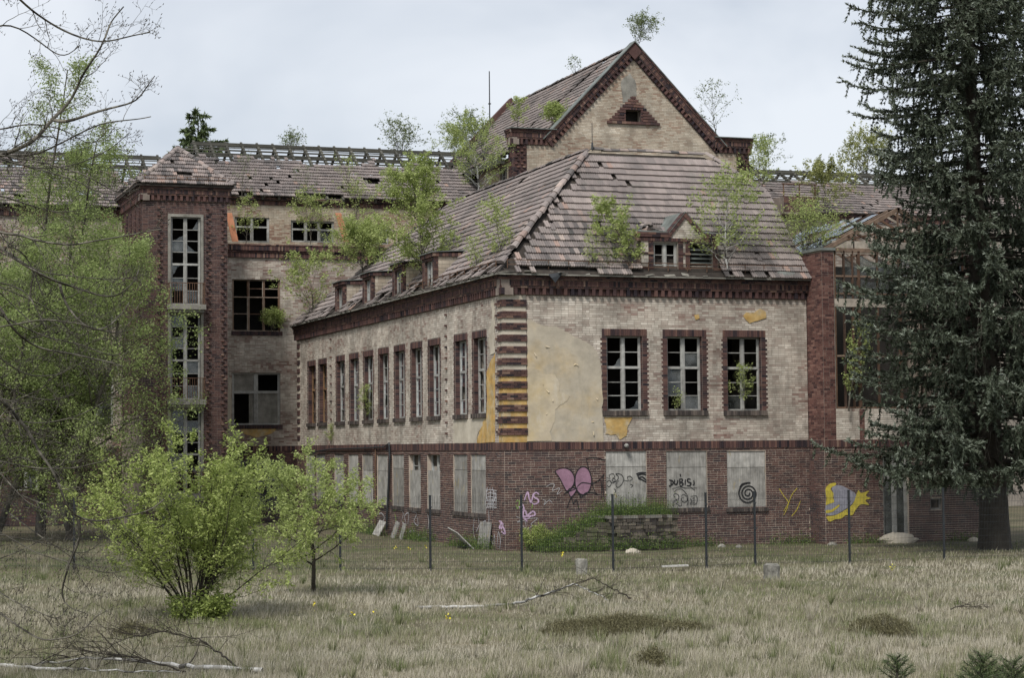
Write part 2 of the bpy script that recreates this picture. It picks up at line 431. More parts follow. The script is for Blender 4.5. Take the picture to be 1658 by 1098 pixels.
def cornice(pool, mbk, O, U, N, u0, u1, z0, W=Z3, k=1.0, prio=0):
    """corbelled clinker cornice: dentils, a course, a soldier band, two oversailing courses"""
    O, U, N, W = (np.asarray(q, float) for q in (O, U, N, W)); A = np.stack([U, N, W])
    def bk(a, b, pr):
        mbk.obox(O+U*(u0+u1)/2+W*(z0+(a+b)/2*k)+N*(pr-0.15), A, ((u1-u0)/2, 0.15, (b-a)/2*k), 0.1)
    bk(0, 0.24, 0.02); bk(0.24, 0.31, 0.12); bk(0.31, 0.51, 0.15); bk(0.51, 0.65, 0.185)
    n = max(1, int(round((u1-u0)/0.125))); st = (u1-u0)/n
    for i in range(n):
        uc = u0+(i+0.5)*st
        pr = 0.13 if i % 2 == 0 else 0.05
        pool.add(O+U*uc+W*(z0+0.13*k)+N*(pr-0.075), A, (st/2-0.006, 0.075, 0.105*k), random.random()*0.75, prio)
    brick_wall(pool, O+N*0.13, U, N, u0, u1, z0+0.24*k, z0+0.31*k, W=W, prio=prio, depth=0.05)
    soldier(pool, O, U, N, u0, u1, z0+0.315*k, z0+0.505*k, 0.165, W=W, prio=prio)
    brick_wall(pool, O+N*0.2, U, N, u0, u1, z0+0.515*k, z0+0.585*k, W=W, prio=prio, depth=0.05, colf=lambda u, z, r: r*0.85)
    brick_wall(pool, O+N*0.235, U, N, u0, u1, z0+0.585*k, z0+0.65*k, W=W, prio=prio, depth=0.08, colf=lambda u, z, r: r*0.8)

# tile: shallow double-trough interlocking tile; x across, y up the slope, z out
_tz = [0.35, -0.25, 0.25, -0.25, 0.35]
TV, TF = [], []
for i in range(5): TV.append((-0.5+i*0.25, -0.5, 1.0+_tz[i]*0.8))
for i in range(5): TV.append((-0.5+i*0.25, 0.5, 0.05+_tz[i]*0.8))
for i in range(5): TV.append((-0.5+i*0.25, -0.49, 0.1+_tz[i]*0.7))
for i in range(4):
    TF.append((i, i+1, 6+i, 5+i)); TF.append((10+i, 11+i, i+1, i))
TF.append((0, 5, 10)); TF.append((4, 14, 9))

def tile_pool(limit=300):
    return Pool('roof_tile', 'tiling', M_tile, M_tile1, TV, TF, limit)

def tile_slope(pool, E, U, S, length, ivf, width=0.172, expo=0.335, miss=None, colf=None, jit=1.0, seed=0):
    """rows of tiles up a slope; ivf(s) gives the u-range of the row at distance s up the slope"""
    E, U, S = (np.asarray(q, float) for q in (E, U, S)); N = np.cross(U, S)
    if N[2] < 0: N = -N
    n = int(length/expo)
    r_ = random.Random(seed)
    for r in range(n):
        s = (r+0.5)*expo
        iv = ivf(s)
        if iv is None: continue
        a, b = iv
        k = max(1, int(round((b-a)/width)))
        wob = math.sin(r*1.7)*0.01
        sag = [r_.gauss(0, 0.008)*jit for _ in range(4)]
        for i in range(k):
            u = a+(i+0.5)*(b-a)/k
            if miss and r_.random() < miss(u, s): continue
            rot = r_.gauss(0, 0.012)*jit
            slip = r_.gauss(0, 0.006)*jit+wob+sag[int(i*4/max(k, 1)) % 4]
            if r_.random() < 0.012*jit: rot = r_.gauss(0, 0.12); slip -= abs(r_.gauss(0, 0.05))
            c, q = math.cos(rot), math.sin(rot)
            U2, S2 = U*c+S*q, S*c-U*q
            tl = r_.gauss(0, 0.012)*jit
            N2 = nrm(N+U*tl); 
            rv = r_.random()
            if colf: rv = colf(u, s, rv)
            C = E+U*u+S*(s+slip)+N*(0.01+r_.uniform(0, 0.006)*jit)
            pool.add(C, np.stack([U2, S2, N2]), ((b-a)/k*0.985, expo*1.22, 0.07), rv, 0)

def hip_tiles(pool, P, Q, step=0.33, r=0.13, seed=1, skip=0.0):
    P, Q = np.asarray(P, float), np.asarray(Q, float)
    d = Q-P; l = np.linalg.norm(d); d = d/l
    s = nrm(np.cross(d, Z3)); n = np.cross(s, d)
    rr = random.Random(seed)
    for i in range(int(l/step)):
        if rr.random() < skip: continue
        C = P+d*(i+0.5)*step+s*rr.gauss(0, 0.012)+n*rr.uniform(-0.01, 0.02)
        pool.add(C, np.stack([s, d, n]), (r, step*0.56, r), rr.random()*0.7, 0.3)
HV, HF = [], []
for j, (yy, sc_) in enumerate(((-1, 1.08), (1, 0.86))):
    for i in range(6):
        a = math.pi*i/5
        HV.append((math.cos(a)*sc_, yy, math.sin(a)*sc_*0.9-0.15))
for i in range(5): HF.append((i, i+1, 7+i, 6+i))
HF.append((0, 1, 2, 3, 4, 5))
def hip_pool(limit=60): return Pool('hip_tile', 'hip_tiling', M_tile, M_tile1, HV, HF, limit)

# ------------------------------------------------------------------ windows
def window(parent, O, U, N, u0, u1, z0, z1, recess=0.19, mat=None, transom=0.58, up_bars=1, low_bars=2, cols=2, fr=0.055, mull=0.085,
           glass=0.6, seed=0, bar=0.028, name='window', open_leaf=None):
    """frame mesh with its panes as children; broken panes keep shards"""
    mat = mat or M_white
    O, U, N = (np.asarray(q, float) for q in (O, U, N)); A = np.stack([U, N, Z3]); r_ = random.Random(seed)
    B = O-N*recess
    mb = MB()
    def b(a, c, e, f, t=0.04, off=0.0):
        mb.obox(B+U*(a+c)/2+Z3*(e+f)/2+N*off, A, (abs(c-a)/2, t, abs(f-e)/2), 0.35+r_.random()*0.6)
    b(u0, u0+fr, z0, z1); b(u1-fr, u1, z0, z1); b(u0+fr, u1-fr, z0, z0+fr); b(u0+fr, u1-fr, z1-fr, z1)
    zt = z0+(z1-z0)*transom if transom else None
    if zt: b(u0+fr, u1-fr, zt-mull/2, zt+mull/2, 0.05)
    w = (u1-u0-2*fr)/cols
    panes = []
    for c in range(cols):
        a, e = u0+fr+c*w, u0+fr+(c+1)*w
        if c: 
            for (p, q) in ([(z0+fr, zt-mull/2), (zt+mull/2, z1-fr)] if zt else [(z0+fr, z1-fr)]): b(a-mull/2, a+mull/2, p, q, 0.05)
        parts = ([(z0+fr, zt-mull/2, low_bars), (zt+mull/2, z1-fr, up_bars)] if zt else [(z0+fr, z1-fr, low_bars)])
        for (p, q, nb) in parts:
            aa = a+(mull/2 if c else 0); ee = e-(mull/2 if c < cols-1 else 0)
            # casement stiles
            b(aa, aa+0.035, p, q, 0.025, 0.01); b(ee-0.035, ee, p, q, 0.025, 0.01)
            for k in range(1, nb+1):
                zz = p+(q-p)*k/(nb+1)
                if r_.random() < 0.93: b(aa+0.035, ee-0.035, zz-bar/2, zz+bar/2, 0.018)
            for k in range(nb+1):
                panes.append((aa+0.03, ee-0.03, p+(q-p)*k/(nb+1), p+(q-p)*(k+1)/(nb+1)))
    f = mb.build(name, mat, parent)
    for (a, e, p, q) in panes:
        x = r_.random()
        if x < glass:
            pts = [(a, p), (e, p), (e, q), (a, q)]
        elif x < glass+0.14:                       # a shard left in the frame
            k = r_.randrange(4); cx, cy = (a, p, e, p, e, q, a, q)[2*k:2*k+2]
            sx, sy = (1 if cx == a else -1), (1 if cy == p else -1)
            ww, hh = (e-a)*r_.uniform(0.35, 0.95), (q-p)*r_.uniform(0.3, 0.9)
            pts = [(cx, cy), (cx+sx*ww, cy), (cx+sx*ww*r_.uniform(0.4, 0.8), cy+sy*hh*r_.uniform(0.15, 0.4)), (cx+sx*ww*r_.uniform(0.25, 0.5), cy+sy*hh*r_.uniform(0.6, 0.9)), (cx+sx*ww*r_.uniform(0.02, 0.15), cy+sy*hh)]
            if sx*sy < 0: pts = pts[::-1]
        else: continue
        g = MB(); tl = r_.uniform(-0.006, 0.006)
        P = [B+U*a_+Z3*z_-N*(0.0+tl*((a_-a)/(e-a))) for a_, z_ in pts]
        g.prism(P, -N*0.004)
        g.build('pane', M_glass, f)
    return f

# ================================================================== the setting
def _h(i, j, s):
    n = (i*374761393+j*668265263+s*1442695041) & 0xffffffff
    n = ((n ^ (n >> 13))*1274126177) & 0xffffffff
    return ((n ^ (n >> 16)) & 0xffff)/65535.0
def sn(x, y=0.0, s=0):
    i, j = math.floor(x), math.floor(y); fx, fy = x-i, y-j
    fx, fy = fx*fx*(3-2*fx), fy*fy*(3-2*fy)
    a, b, c, d = _h(i, j, s), _h(i+1, j, s), _h(i, j+1, s), _h(i+1, j+1, s)
    return (a*(1-fx)+b*fx)*(1-fy)+(c*(1-fx)+d*fx)*fy
def clamp(x, a=0.0, b=1.0): return max(a, min(b, x))
def ground_z(x, y): return 0.05*(sn(x*0.22, y*0.22, 5)-0.5)+0.02*(sn(x*0.9, y*0.9, 6)-0.5)

M_ground = material('meadow_soil', [(0.30, (0.075, 0.068, 0.040)), (0.5, (0.12, 0.105, 0.065)), (0.7, (0.17, 0.145, 0.095))], src=0.7, rough=1.0, weather=0.3, wscale=0.25, bump=0.8, bscale=9.0,
                    stain=((0.06, 0.075, 0.028), 0.35, 0.48, 0.62, 0.7))
g = MB()
xs = np.concatenate([[-900, -300, -100], np.linspace(-45, 45, 76), [100, 300, 900]])
ys = np.concatenate([[-900, -300, -120], np.linspace(-66, 34, 84), [100, 300, 900]])
gv = np.array([[x, y, ground_z(x, y) if abs(x) < 46 and -67 < y < 35 else -0.02] for y in ys for x in xs])
nx = len(xs)
g.add(gv, [(j*nx+i, j*nx+i+1, (j+1)*nx+i+1, (j+1)*nx+i) for j in range(len(ys)-1) for i in range(nx-1)])
structure(g, 'ground', M_ground)

def pale_col(seed, lo=0.30, amp=0.75):
    def f(u, z, r):
        n = 0.65*sn(u*0.9, z*1.5, seed)+0.35*sn(u*2.7, z*4.0, seed+1)
        return clamp(lo+amp*1.15*(n-0.36)+0.62*(r-0.5))
    return f
def red_col(seed):
    def f(u, z, r):
        return clamp(0.08+0.84*r*0.75+0.25*(sn(u*0.7, z*0.9, seed)-0.3))
    return f

def surround(pool, O, U, N, u0, u1, z0, z1, side=0.165, tooth=0.06, top=0.24, prio=0.0, jamb=0.2, topside=True, proud=0.014):
    O, U, N = (np.asarray(q, float) for q in (O, U, N)); A = np.stack([U, N, Z3])
    n = int(round((z1-z0)/0.077)); ch = (z1-z0)/n
    for r in range(n):
        z = z0+(r+0.5)*ch; l = side+(tooth if r % 2 else 0)
        for sgn in (-1, 1):
            e = u0 if sgn < 0 else u1
            pool.add(O+U*(e+sgn*l/2)+Z3*z+N*(proud-0.03+random.uniform(-0.003, 0.003)), A, (l/2-0.003, 0.03, ch/2-0.006), random.random()*0.8, prio)
        if jamb:                                  # the reveal that faces the photographer's side
            pool.add(O+U*(u1+0.02)+Z3*z-N*(jamb/2-0.01), np.stack([N, -U, Z3]), (jamb/2-0.02, 0.03, ch/2-0.006), random.random()*0.75, prio)
    if top: soldier(pool, O, U, N, u0-(side if topside else 0), u1+(side if topside else 0), z1, z1+top, proud+0.004, prio=prio, colf=lambda r: r*0.85)
    if top and jamb:                              # lintel underside
        soldier(pool, O, U, N, u0, u1, z1-0.005, z1+0.06, -0.01, depth=jamb-0.02)

def sill(parent, O, U, N, u0, u1, z, h=0.17, proud=0.09, recess=0.19, seed=0):
    O, U, N = (np.asarray(q, float) for q in (O, U, N)); A = np.stack([U, N, Z3]); mb = MB(); r_ = random.Random(seed)
    n = int((u1-u0)/0.078); st = (u1-u0)/n
    for i in range(n):
        d = (proud+recess)/2
        mb.obox(O+U*(u0+(i+0.5)*st)+Z3*(z-h/2+r_.uniform(-0.004, 0.004))+N*(proud-d+r_.uniform(-0.006, 0.004)), A, (st/2-0.004, d, h/2), r_.random())
    mb.box(*(lambda P, Q: (P, Q))(O+U*(u0+0.01)+Z3*(z-h*0.9)+N*(proud-0.02), O+U*(u1-0.01)+Z3*(z-0.012)-N*recess), rnd=0.2)
    return mb.build('sill', M_sill, parent)

def ragged(pts, depth=3, amp=0.12, seed=0):
    r_ = random.Random(seed); P = [np.asarray(p, float) for p in pts]
    for k in range(depth):
        Q = []
        for i, p in enumerate(P):
            q = P[(i+1) % len(P)]; m = (p+q)/2; d = q-p
            k_ = r_.uniform(-amp, amp)*min(1.0, 22.0/(np.hypot(*d)+1e-6)); Q += [p, m+np.array([-d[1], d[0]])*k_]
        P = Q
    return P
def patch(parent, name, plane, pix, N, thick, mat, seed=0, depth=3, amp=0.10, lift=0.012, straight=()):
    """plaster left on a wall: an irregular slab with a broken edge"""
    P = []
    for i, p in enumerate(pix):
        q = pix[(i+1) % len(pix)]
        if i in straight: P.append(np.asarray(p, float))
        else: P += ragged([p, q], depth, amp, seed+i)[:2**depth]
    mb = MB(); N = np.asarray(N, float)
    pts = [plane(*p)+N*(lift) for p in P]
    mb.prism(pts, N*thick)
    return mb.build(name, mat, parent)

# ------------------------------------------------------------------ pavilion
PAV = thing('pavilion_building', 'two storey pavilion in front, dark clinker base, pale stripped upper wall, big hipped tile roof', 'building', (5.5, 14, 0))
NF, NL = -Y3, -X3
O0 = np.zeros(3)
ZB, ZC = 3.55, 8.41
XR, YE = 11.12, 29.3
fw = [(3.63, 4.93, 4.59, 7.10), (5.84, 7.13, 4.59, 7.10), (8.07, 9.36, 4.58, 7.10)]
lcen = [2.55, 4.62]+[7.77+2.27*k for k in range(7)]+[24.5, 26.55]
lw = [(c-0.67, c+0.67, 4.55, 7.14) for c in lcen]
fb = []
for x0, x1, y0, y1 in ((980, 1047, 730, 821), (1078, 1145, 731, 822), (1176, 1240, 731, 822)):
    a, b = onY(x0, y0), onY(x1, y1); fb.append((a[0], b[0], b[2], a[2]))
lb = [(1.89, 3.51), (3.89, 5.48), (7.07, 8.66), (9.49, 11.04), (11.71, 13.31), (13.98, 15.54), (16.15, 17.77), (18.43, 19.99), (20.81, 22.37), (24.02, 25.61), (25.98, 27.51)]
lb = [(a, b, 1.16, 3.18) for a, b in lb]
# upper walls
mb = MB()
backing(mb, O0, X3, NF, 0.0, XR, ZB, 9.0, fw)
backing(mb, O0, Y3, NL, 0.39, YE, ZB, 9.0, lw)
mb.box((0.4, YE-0.4, 0), (XR, YE, 9.0)); mb.box((XR-0.38, 0.39, 0), (XR, YE-0.4, 9.0))
wall = mb.build('wall', M_mort_pale, PAV)
pp = Pool('brick', 'pale_brickwork', M_pale, M_pale1, limit=0)
def big(h, s=0.165, t=0.24): return (h[0]-s, h[1]+s, h[2]-0.17, h[3]+t)
brick_wall(pp, O0, X3, NF, 0.78, XR, ZB, ZC, [big(h) for h in fw], colf=pale_col(3, 0.42, 0.7))
brick_wall(pp, O0, Y3, NL, 0.5, YE-0.45, ZB, ZC, [big(h, 0.11) for h in lw], colf=pale_col(9, 0.5, 0.6))
pp.flush(wall)
# plinth
mb = MB()
OP_F, OP_L = NF*0.03, NL*0.03
backing(mb, OP_F, X3, NF, -0.03, XR, 0-0.3, ZB, fb)
backing(mb, OP_L, Y3, NL, 0.36, YE+0.03, 0-0.3, ZB, lb)
mb.build('plinth', M_mort_red, PAV); plinth = bpy.data.objects[[o.name for o in PAV.children if o.name.startswith('plinth')][0]]
pr = Pool('brick', 'clinker_brickwork', M_red, M_red1, limit=300)
brick_wall(pr, OP_F, X3, NF, -0.03, XR, -0.02, ZB-0.25, fb, colf=red_col(21), headers=0.1, L=0.262, joint=0.021)
brick_wall(pr, OP_L, Y3, NL, -0.03, YE, -0.02, ZB-0.25, lb, colf=red_col(22), headers=0.1, L=0.262, joint=0.021)
soldier(pr, OP_F, X3, NF, -0.05, XR, ZB-0.25, ZB+0.005, 0.03, colf=lambda r: r*0.9)
soldier(pr, OP_L, Y3, NL, -0.05, YE, ZB-0.25, ZB+0.005, 0.03, colf=lambda r: r*0.9)
# cornice
mbk = MB()
cornice(pr, mbk, O0, X3, NF, -0.18, XR, ZC)
cornice(pr, mbk, O0, Y3, NL, -0.18, YE+0.2, ZC)
mbk.build('cornice', M_mort_dark, PAV)
# surrounds
for h in fw: surround(pr, O0, X3, NF, *h, prio=3.0)
for h in lw: surround(pr, O0, Y3, NL, *h, side=0.11, tooth=0.05, prio=0.6 if h[0] < 9 else 0)
# quoin bands at the near corner and at the far end
for k in range(12):
    zt = 8.27-0.386*k
    for c in range(3):
        z = zt-0.0385-c*0.077
        off = 0.0 if c % 2 else 0.125
        us = [-0.06]+[x for x in np.arange(-0.06+0.25-off, 0.78, 0.25)]+[0.79]
        for a, b in zip(us[:-1], us[1:]):
            if b-a > 0.03: pr.add(np.array([(a+b)/2, 0.0, z]), np.stack([X3, NF, Z3]), ((b-a)/2-0.005, 0.065, 0.0335), 0.15+random.random()*0.75, 5)
        us = [0.06, 0.31-off*0.8, 0.53]
        for a, b in zip(us[:-1], us[1:]):
            pr.add(np.array([0.0, (a+b)/2, z]), np.stack([Y3, NL, Z3]), ((b-a)/2-0.005, 0.065, 0.0335), 0.15+random.random()*0.75, 5)
            pr.add(np.array([0.0, YE-(a+b)/2+0.02, z]), np.stack([Y3, NL, Z3]), ((b-a)/2-0.005, 0.055, 0.0335), 0.1+random.random()*0.6, 0)
    for yy in (0.66, 6.25, 22.95):
        pr.add(np.array([0.0, yy, zt-0.115]), np.stack([Y3, NL, Z3]), (0.06, 0.075, 0.036), random.random()*0.7, 4)
pr.flush(plinth)
mb = MB(); mb.box((-0.025, -0.025, 5.9), (0.765, 0.3, 8.42)); mb.box((-0.025, 0.28, 5.9), (0.3, 0.51, 8.42)); mb.box((-0.024, YE-0.5, ZB), (0.2, YE-0.02, 8.4))
mb.build('quoin_core', M_cream, PAV)
mb = MB(); mb.box((-0.028, -0.028, ZB+0.01), (0.767, 0.3, 5.9)); mb.box((-0.028, 0.28, ZB+0.01), (0.3, 0.512, 5.9))
mb.build('quoin_plaster', M_orange, PAV)
# plaster left on the walls
FP = lambda x, y: onY(x, y, 0.0)
LP = lambda x, y: onX(x, y, 0.0)
patch(PAV, 'plaster_patch', FP, [(853, 715), (853, 516), (866, 522), (882, 528), (900, 529), (913, 536), (930, 546), (948, 553), (960, 562), (968, 574), (972, 590), (974, 620), (975, 674), (977, 716)], NF, 0.022, M_plaster, 3, straight=(0, 12, 13))
patch(PAV, 'plaster_coat', FP, [(853, 715), (853, 596), (868, 598), (882, 606), (898, 607), (906, 622), (904, 634), (922, 642), (912, 654), (898, 664), (897, 684), (889, 700), (892, 714)], NF, 0.009, M_plaster2, 7, straight=(0, 12), lift=0.034)
patch(PAV, 'plaster_patch', FP, [(978, 676), (1024, 676), (1016, 690), (1014, 706), (1003, 712), (997, 704), (980, 703)], NF, 0.018, M_orange, 9, straight=(0,))
patch(PAV, 'plaster_patch', FP, [(1203, 512), (1208, 506), (1220, 507), (1230, 500), (1239, 505), (1240, 515), (1225, 520), (1213, 524)], NF, 0.022, M_orange, 14, amp=0.06)
patch(PAV, 'plaster_patch', FP, [(1124, 510), (1131, 509), (1132, 516), (1126, 518)], NF, 0.018, M_orange, 15, amp=0.06)
patch(PAV, 'plaster_patch', LP, [(802, 716), (802, 573), (797, 582), (792, 596), (789.5, 612), (788, 674), (783, 690), (777, 700), (774, 718)], NL, 0.02, M_orange, 17, straight=(0, 8))
patch(PAV, 'plaster_patch', LP, [(773, 718), (777, 698), (786, 684), (786, 676), (734, 681), (737, 700), (734, 719)], NL, 0.014, M_cream, 18)
patch(PAV, 'plaster_patch', LP, [(802, 571), (801, 484), (796, 487), (797, 520), (793, 545), (795, 575)], NL, 0.014, M_cream, 19)
M_crack = material('crack_shadow', [(0, (0.10, 0.085, 0.07)), (1, (0.16, 0.135, 0.11))], weather=0, bump=0)
r_ = random.Random(4)
mb = MB()
for k in range(15):                                # curled flakes on the old plaster
    x, y = r_.uniform(860, 972), r_.uniform(545, 708)
    if y < 530+(x-853)*0.35+20: continue
    C = FP(x, y)+NF*0.045; t_ = nrm([r_.gauss(0, 1), -0.25, r_.gauss(0, 0.5)]); n_ = nrm(NF+np.array([r_.gauss(0, .3), 0, r_.gauss(0.35, .3)])); t_ = nrm(t_-n_*np.dot(t_, n_))
    mb.obox(C, np.stack([t_, n_, np.cross(t_, n_)]), (r_.uniform(0.03, 0.10), 0.003, r_.uniform(0.01, 0.028)), r_.random())
mb.build('plaster_flakes', M_plaster2, PAV, kind='stuff')
# windows and boards
for i, h in enumerate(fw):
    w = window(PAV, O0, X3, NF, *h, recess=0.2, glass=(0.12, 0.3, 0.1)[i], seed=40+i)
    sill(w, O0, X3, NF, h[0]-0.17, h[1]+0.17, h[2], seed=i)
for i, h in enumerate(lw):
    w = window(PAV, O0, Y3, NL, *h, recess=0.21, glass=0.75 if 1 < i < 9 else 0.45, seed=60+i, mat=M_brownwood if i > 8 else M_white)
    sill(w, O0, Y3, NL, h[0]-0.10, h[1]+0.10, h[2], h=0.15, seed=i)
def boarded(O, U, N, h, seed, split=0.71, halfopen=False):
    r_ = random.Random(seed); A = np.stack([U, N, Z3])
    zt = h[2]+(h[3]-h[2])*(0.70 if halfopen else split)
    spans = [(h[2], zt)]+([] if halfopen else [(zt+0.006, h[3])])
    first = None
    for (a, b) in spans:
        mb = MB()
        mb.obox(O+U*(h[0]+h[1])/2+Z3*(a+b)/2-N*(0.035+r_.uniform(0, 0.015)), A, ((h[1]-h[0])/2-0.012, 0.012, (b-a)/2-0.004), r_.random())
        o = mb.build('window_board', M_board, PAV)
        first = first or o
    if halfopen:
        window(PAV, O, U, N, h[0], h[1], zt-0.3, h[3], recess=0.2, transom=None, low_bars=1, glass=0.2, seed=seed)
    sill(first, O, U, N, h[0]-0.06, h[1]+0.06, h[2], h=0.13, proud=0.07, recess=0.05, seed=seed)
    return first
boards_f = [boarded(OP_F, X3, NF, h, 80+i) for i, h in enumerate(fb)]
for i, h in enumerate(lb): boarded(OP_L, Y3, NL, h, 90+i, split=0.66 if i > 4 else 0.72, halfopen=i in (2, 3))
# inside: floors and partitions that one glimpses through the openings
mb = MB()
mb.box((0.39, 0.39, 3.3), (XR-0.39, YE-0.41, 3.5)); mb.box((0.39, 0.39, 8.5), (XR-0.39, YE-0.41, 8.7))
mb.box((4.6, 5.2, 3.5), (4.8, YE-0.41, 8.5)); mb.box((0.39, 5.2, 3.5), (XR-0.4, 5.4, 8.5))
for y in (12.6, 22.7): mb.box((0.39, y, 3.5), (4.6, y+0.15, 8.5))
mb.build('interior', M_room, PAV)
# roof
EV = 9.12
RF, RX0, RX1, RZ = 4.21, 4.75, 9.26, 13.98
mb = MB()
def q4(*p): mb.poly([np.asarray(a, float) for a in p])
dz = -0.07
q4((-0.3, -0.3, EV+dz), (11.12, -0.3, EV+dz), (11.12, 2.95, 12.52+dz), (RX1, RF, RZ+dz), (RX0, RF, RZ+dz))
YH = 20.5
q4((-0.3, -0.3, EV+dz), (RX0, RF, RZ+dz), (RX0, YH, RZ+dz), (-0.3, YE+0.3, EV+dz))
q4((-0.3, YE+0.3, EV+dz), (RX0, YH, RZ+dz), (RX1, YH, RZ+dz), (11.12, YE+0.3, EV+dz))
q4((RX0, RF, RZ+dz), (RX1, RF, RZ+dz), (RX1, YH, RZ+dz), (RX0, YH, RZ+dz))
q4((RX1, RF, RZ+dz), (11.12, 2.95, 12.52+dz), (11.12, YH, 12.52+dz), (RX1, YH, RZ+dz))
q4((11.12, -0.3, EV+dz), (11.12, YE, EV+dz), (11.12, YH, 12.52+dz), (11.12, 2.95, 12.52+dz))
roof = mb.build('roof', M_deck, PAV)
tp = tile_pool()
hp = hip_pool()
Sf = np.array([0, RF+0.35, RZ-EV]); Lf = np.linalg.norm(Sf); Sf = Sf/Lf
def iv_front(s):
    t = s/Lf
    a = -0.33+t*5.08; b = 11.12 if t < 0.70 else 11.12-(t-0.70)/0.30*1.86
    return (a, b)
def ms_front(u, s):
    t = s/Lf; a = -0.33+t*5.08
    if 0.06 < t < 0.80 and u-a < 0.3+0.3*sn(s*2.2, 0, 31): return 0.8
    if 6.15 < u < 7.3 and 1.7 < s < 2.05: return 0.5
    if t < 0.07 and u < 10.2: return 0.75*(sn(u*0.8, 0, 44) > 0.6)+0.03
    return 0.006
def tcol(seed, d=0.0):
    def f(u, s, r):
        n = sn(u*0.55, s*0.8, seed)
        v = 0.26+0.42*n+0.36*(r-0.5)+d
        if r > 0.975: return 0.95
        if sn(u*0.8, s*1.3, seed+9) > 0.75: v -= 0.16
        return clamp(v, 0.02, 0.9)
    return f
DX0, DX1 = onY(1037, 440, 0.05)[0], onY(1164, 440, 0.05)[0]
def iv_f2(s): return iv_front(s)
def ms_f2(u, s):
    if DX0-0.05 < u < DX1+0.05 and s < 1.55: return 1.0
    return ms_front(u, s)
tile_slope(tp, (0, -0.35, EV), X3, Sf, Lf, iv_f2, miss=ms_f2, colf=tcol(33, 0.10), seed=1)
Sl = np.array([RX0+0.35, 0, RZ-EV]); Ll = np.linalg.norm(Sl); Sl = Sl/Ll
DORM = []                                          # (y0, y1) of the dormers on the long side
for xn, yn, wd in ((556, 505, 1.5), (602, 493, 1.5), (652, 480, 1.5), (704, 468, 1.6)):
    y0 = onX(xn+2, yn, 0.0)[1]; DORM.append((y0, y0+wd))
def ms_left(u, s):
    for a, b in DORM:
        if a-0.15 < u < b+0.15 and s < 2.0: return 1.0
    if s < 0.8: return 0.62
    if sn(u*0.5, s*0.9, 51) > 0.86: return 0.25
    return 0.01
tile_slope(tp, (-0.35, 0, EV), Y3, Sl, Ll, lambda s: (-0.33+s/Ll*4.54, YE+0.3-s/Ll*(YE+0.3-YH)), miss=ms_left, colf=tcol(34, 0.02), seed=2)
tp.flush(roof)
hip_tiles(hp, (-0.1, -0.1, EV+0.35), (RX0, RF, RZ+0.1), seed=3, skip=0.12)
hip_tiles(hp, (11.1, 2.95, 12.56), (RX1, RF, RZ+0.1), seed=4)
hip_tiles(hp, (RX0+0.2, RF, RZ+0.04), (RX1, RF, RZ+0.04), seed=5, r=0.11)
hip_tiles(hp, (RX0, RF+0.3, RZ+0.05), (RX0, YH, RZ+0.05), seed=6, r=0.1)
hip_tiles(hp, (-0.1, YE+0.1, EV+0.2), (RX0, YH, RZ+0.08), seed=7, r=0.1, skip=0.5)
hp.flush(roof)
mb = MB()                                          # eaves board and gutter remains
for (p, q) in (((-0.36, -0.36, 9.06), (XR, 0.05, 9.105)), ((-0.36, 0.05, 9.06), (0.05, YE+0.2, 9.105))): mb.box(p, q)
r_ = random.Random(5)
for i in range(75):                                # slipped tiles and slates lying on the eaves
    if i < 30: c = np.array([r_.uniform(-0.2, 10.9), -0.3+r_.uniform(-0.1, 0.3), 0]); d = X3
    else: c = np.array([-0.3+r_.uniform(-0.1, 0.3), r_.uniform(0, 28), 0]); d = Y3
    c[2] = 9.13+r_.uniform(0, 0.05)
    a = nrm(d+np.array([r_.gauss(0, .35), r_.gauss(0, .35), r_.gauss(0, .08)])); b = nrm(np.cross(Z3, a)+Z3*r_.gauss(0.2, .3)); mb.obox(c, np.stack([a, b, np.cross(a, b)]), (r_.uniform(.06, .2), r_.uniform(.05, .12), 0.01), r_.random())
mb.build('eaves', M_stone, PAV)
def guard(p, q, n, up, nm):
    mb = MB(); p, q = np.asarray(p, float), np.asarray(q, float)
    for k in (0.13, 0.27):
        for i in range(n):
            a, b = p+(q-p)*i/n, p+(q-p)*(i+1)/n
            mb.bar(a+Z3*(k+r_.uniform(-.012, .012)), b+Z3*(k+r_.uniform(-.012, .012)), 0.022, 0.022)
    for i in range(n+1):
        a = p+(q-p)*i/n; mb.bar(a, a+Z3*0.3, 0.022, 0.022)
    return mb.build(nm, M_rust, PAV)
guard((0.1, -0.12, 9.3), (10.9, -0.12, 9.3), 15, Z3, 'snow_guard')
guard((-0.12, 0.4, 9.3), (-0.12, 10.5, 9.3), 12, Z3, 'snow_guard')
mb = MB(); mb.tubes([(RX0+0.12, RF, RZ), (RX0+0.12, RF, RZ+0.05)], [(RX0+0.12, RF, RZ+1.0), (RX0+0.12, RF, RZ+0.3)], [0.015, 0.05], [0.01, 0.03], 6)
mb.build('lightning_rod', M_steel, PAV)
mb = MB(); a = onY(893, 446, -0.33)
mb.prism([onY(888, 444, -0.36), onY(913, 440, -0.36), onY(908, 446, -0.4), onY(899, 458, -0.42), (onY(893, 450, -0.42))], (0, 0.015, 0.0)); mb.build('hanging_sheet', M_steel, PAV)
mb = MB(); mb.prism([onY(1255, 436, -0.1), onY(1288, 440, -0.15), onY(1284, 447, -0.35), onY(1262, 446, -0.3)], (0, 0.02, 0.02)); mb.build('hanging_sheet', M_zinc, PAV)

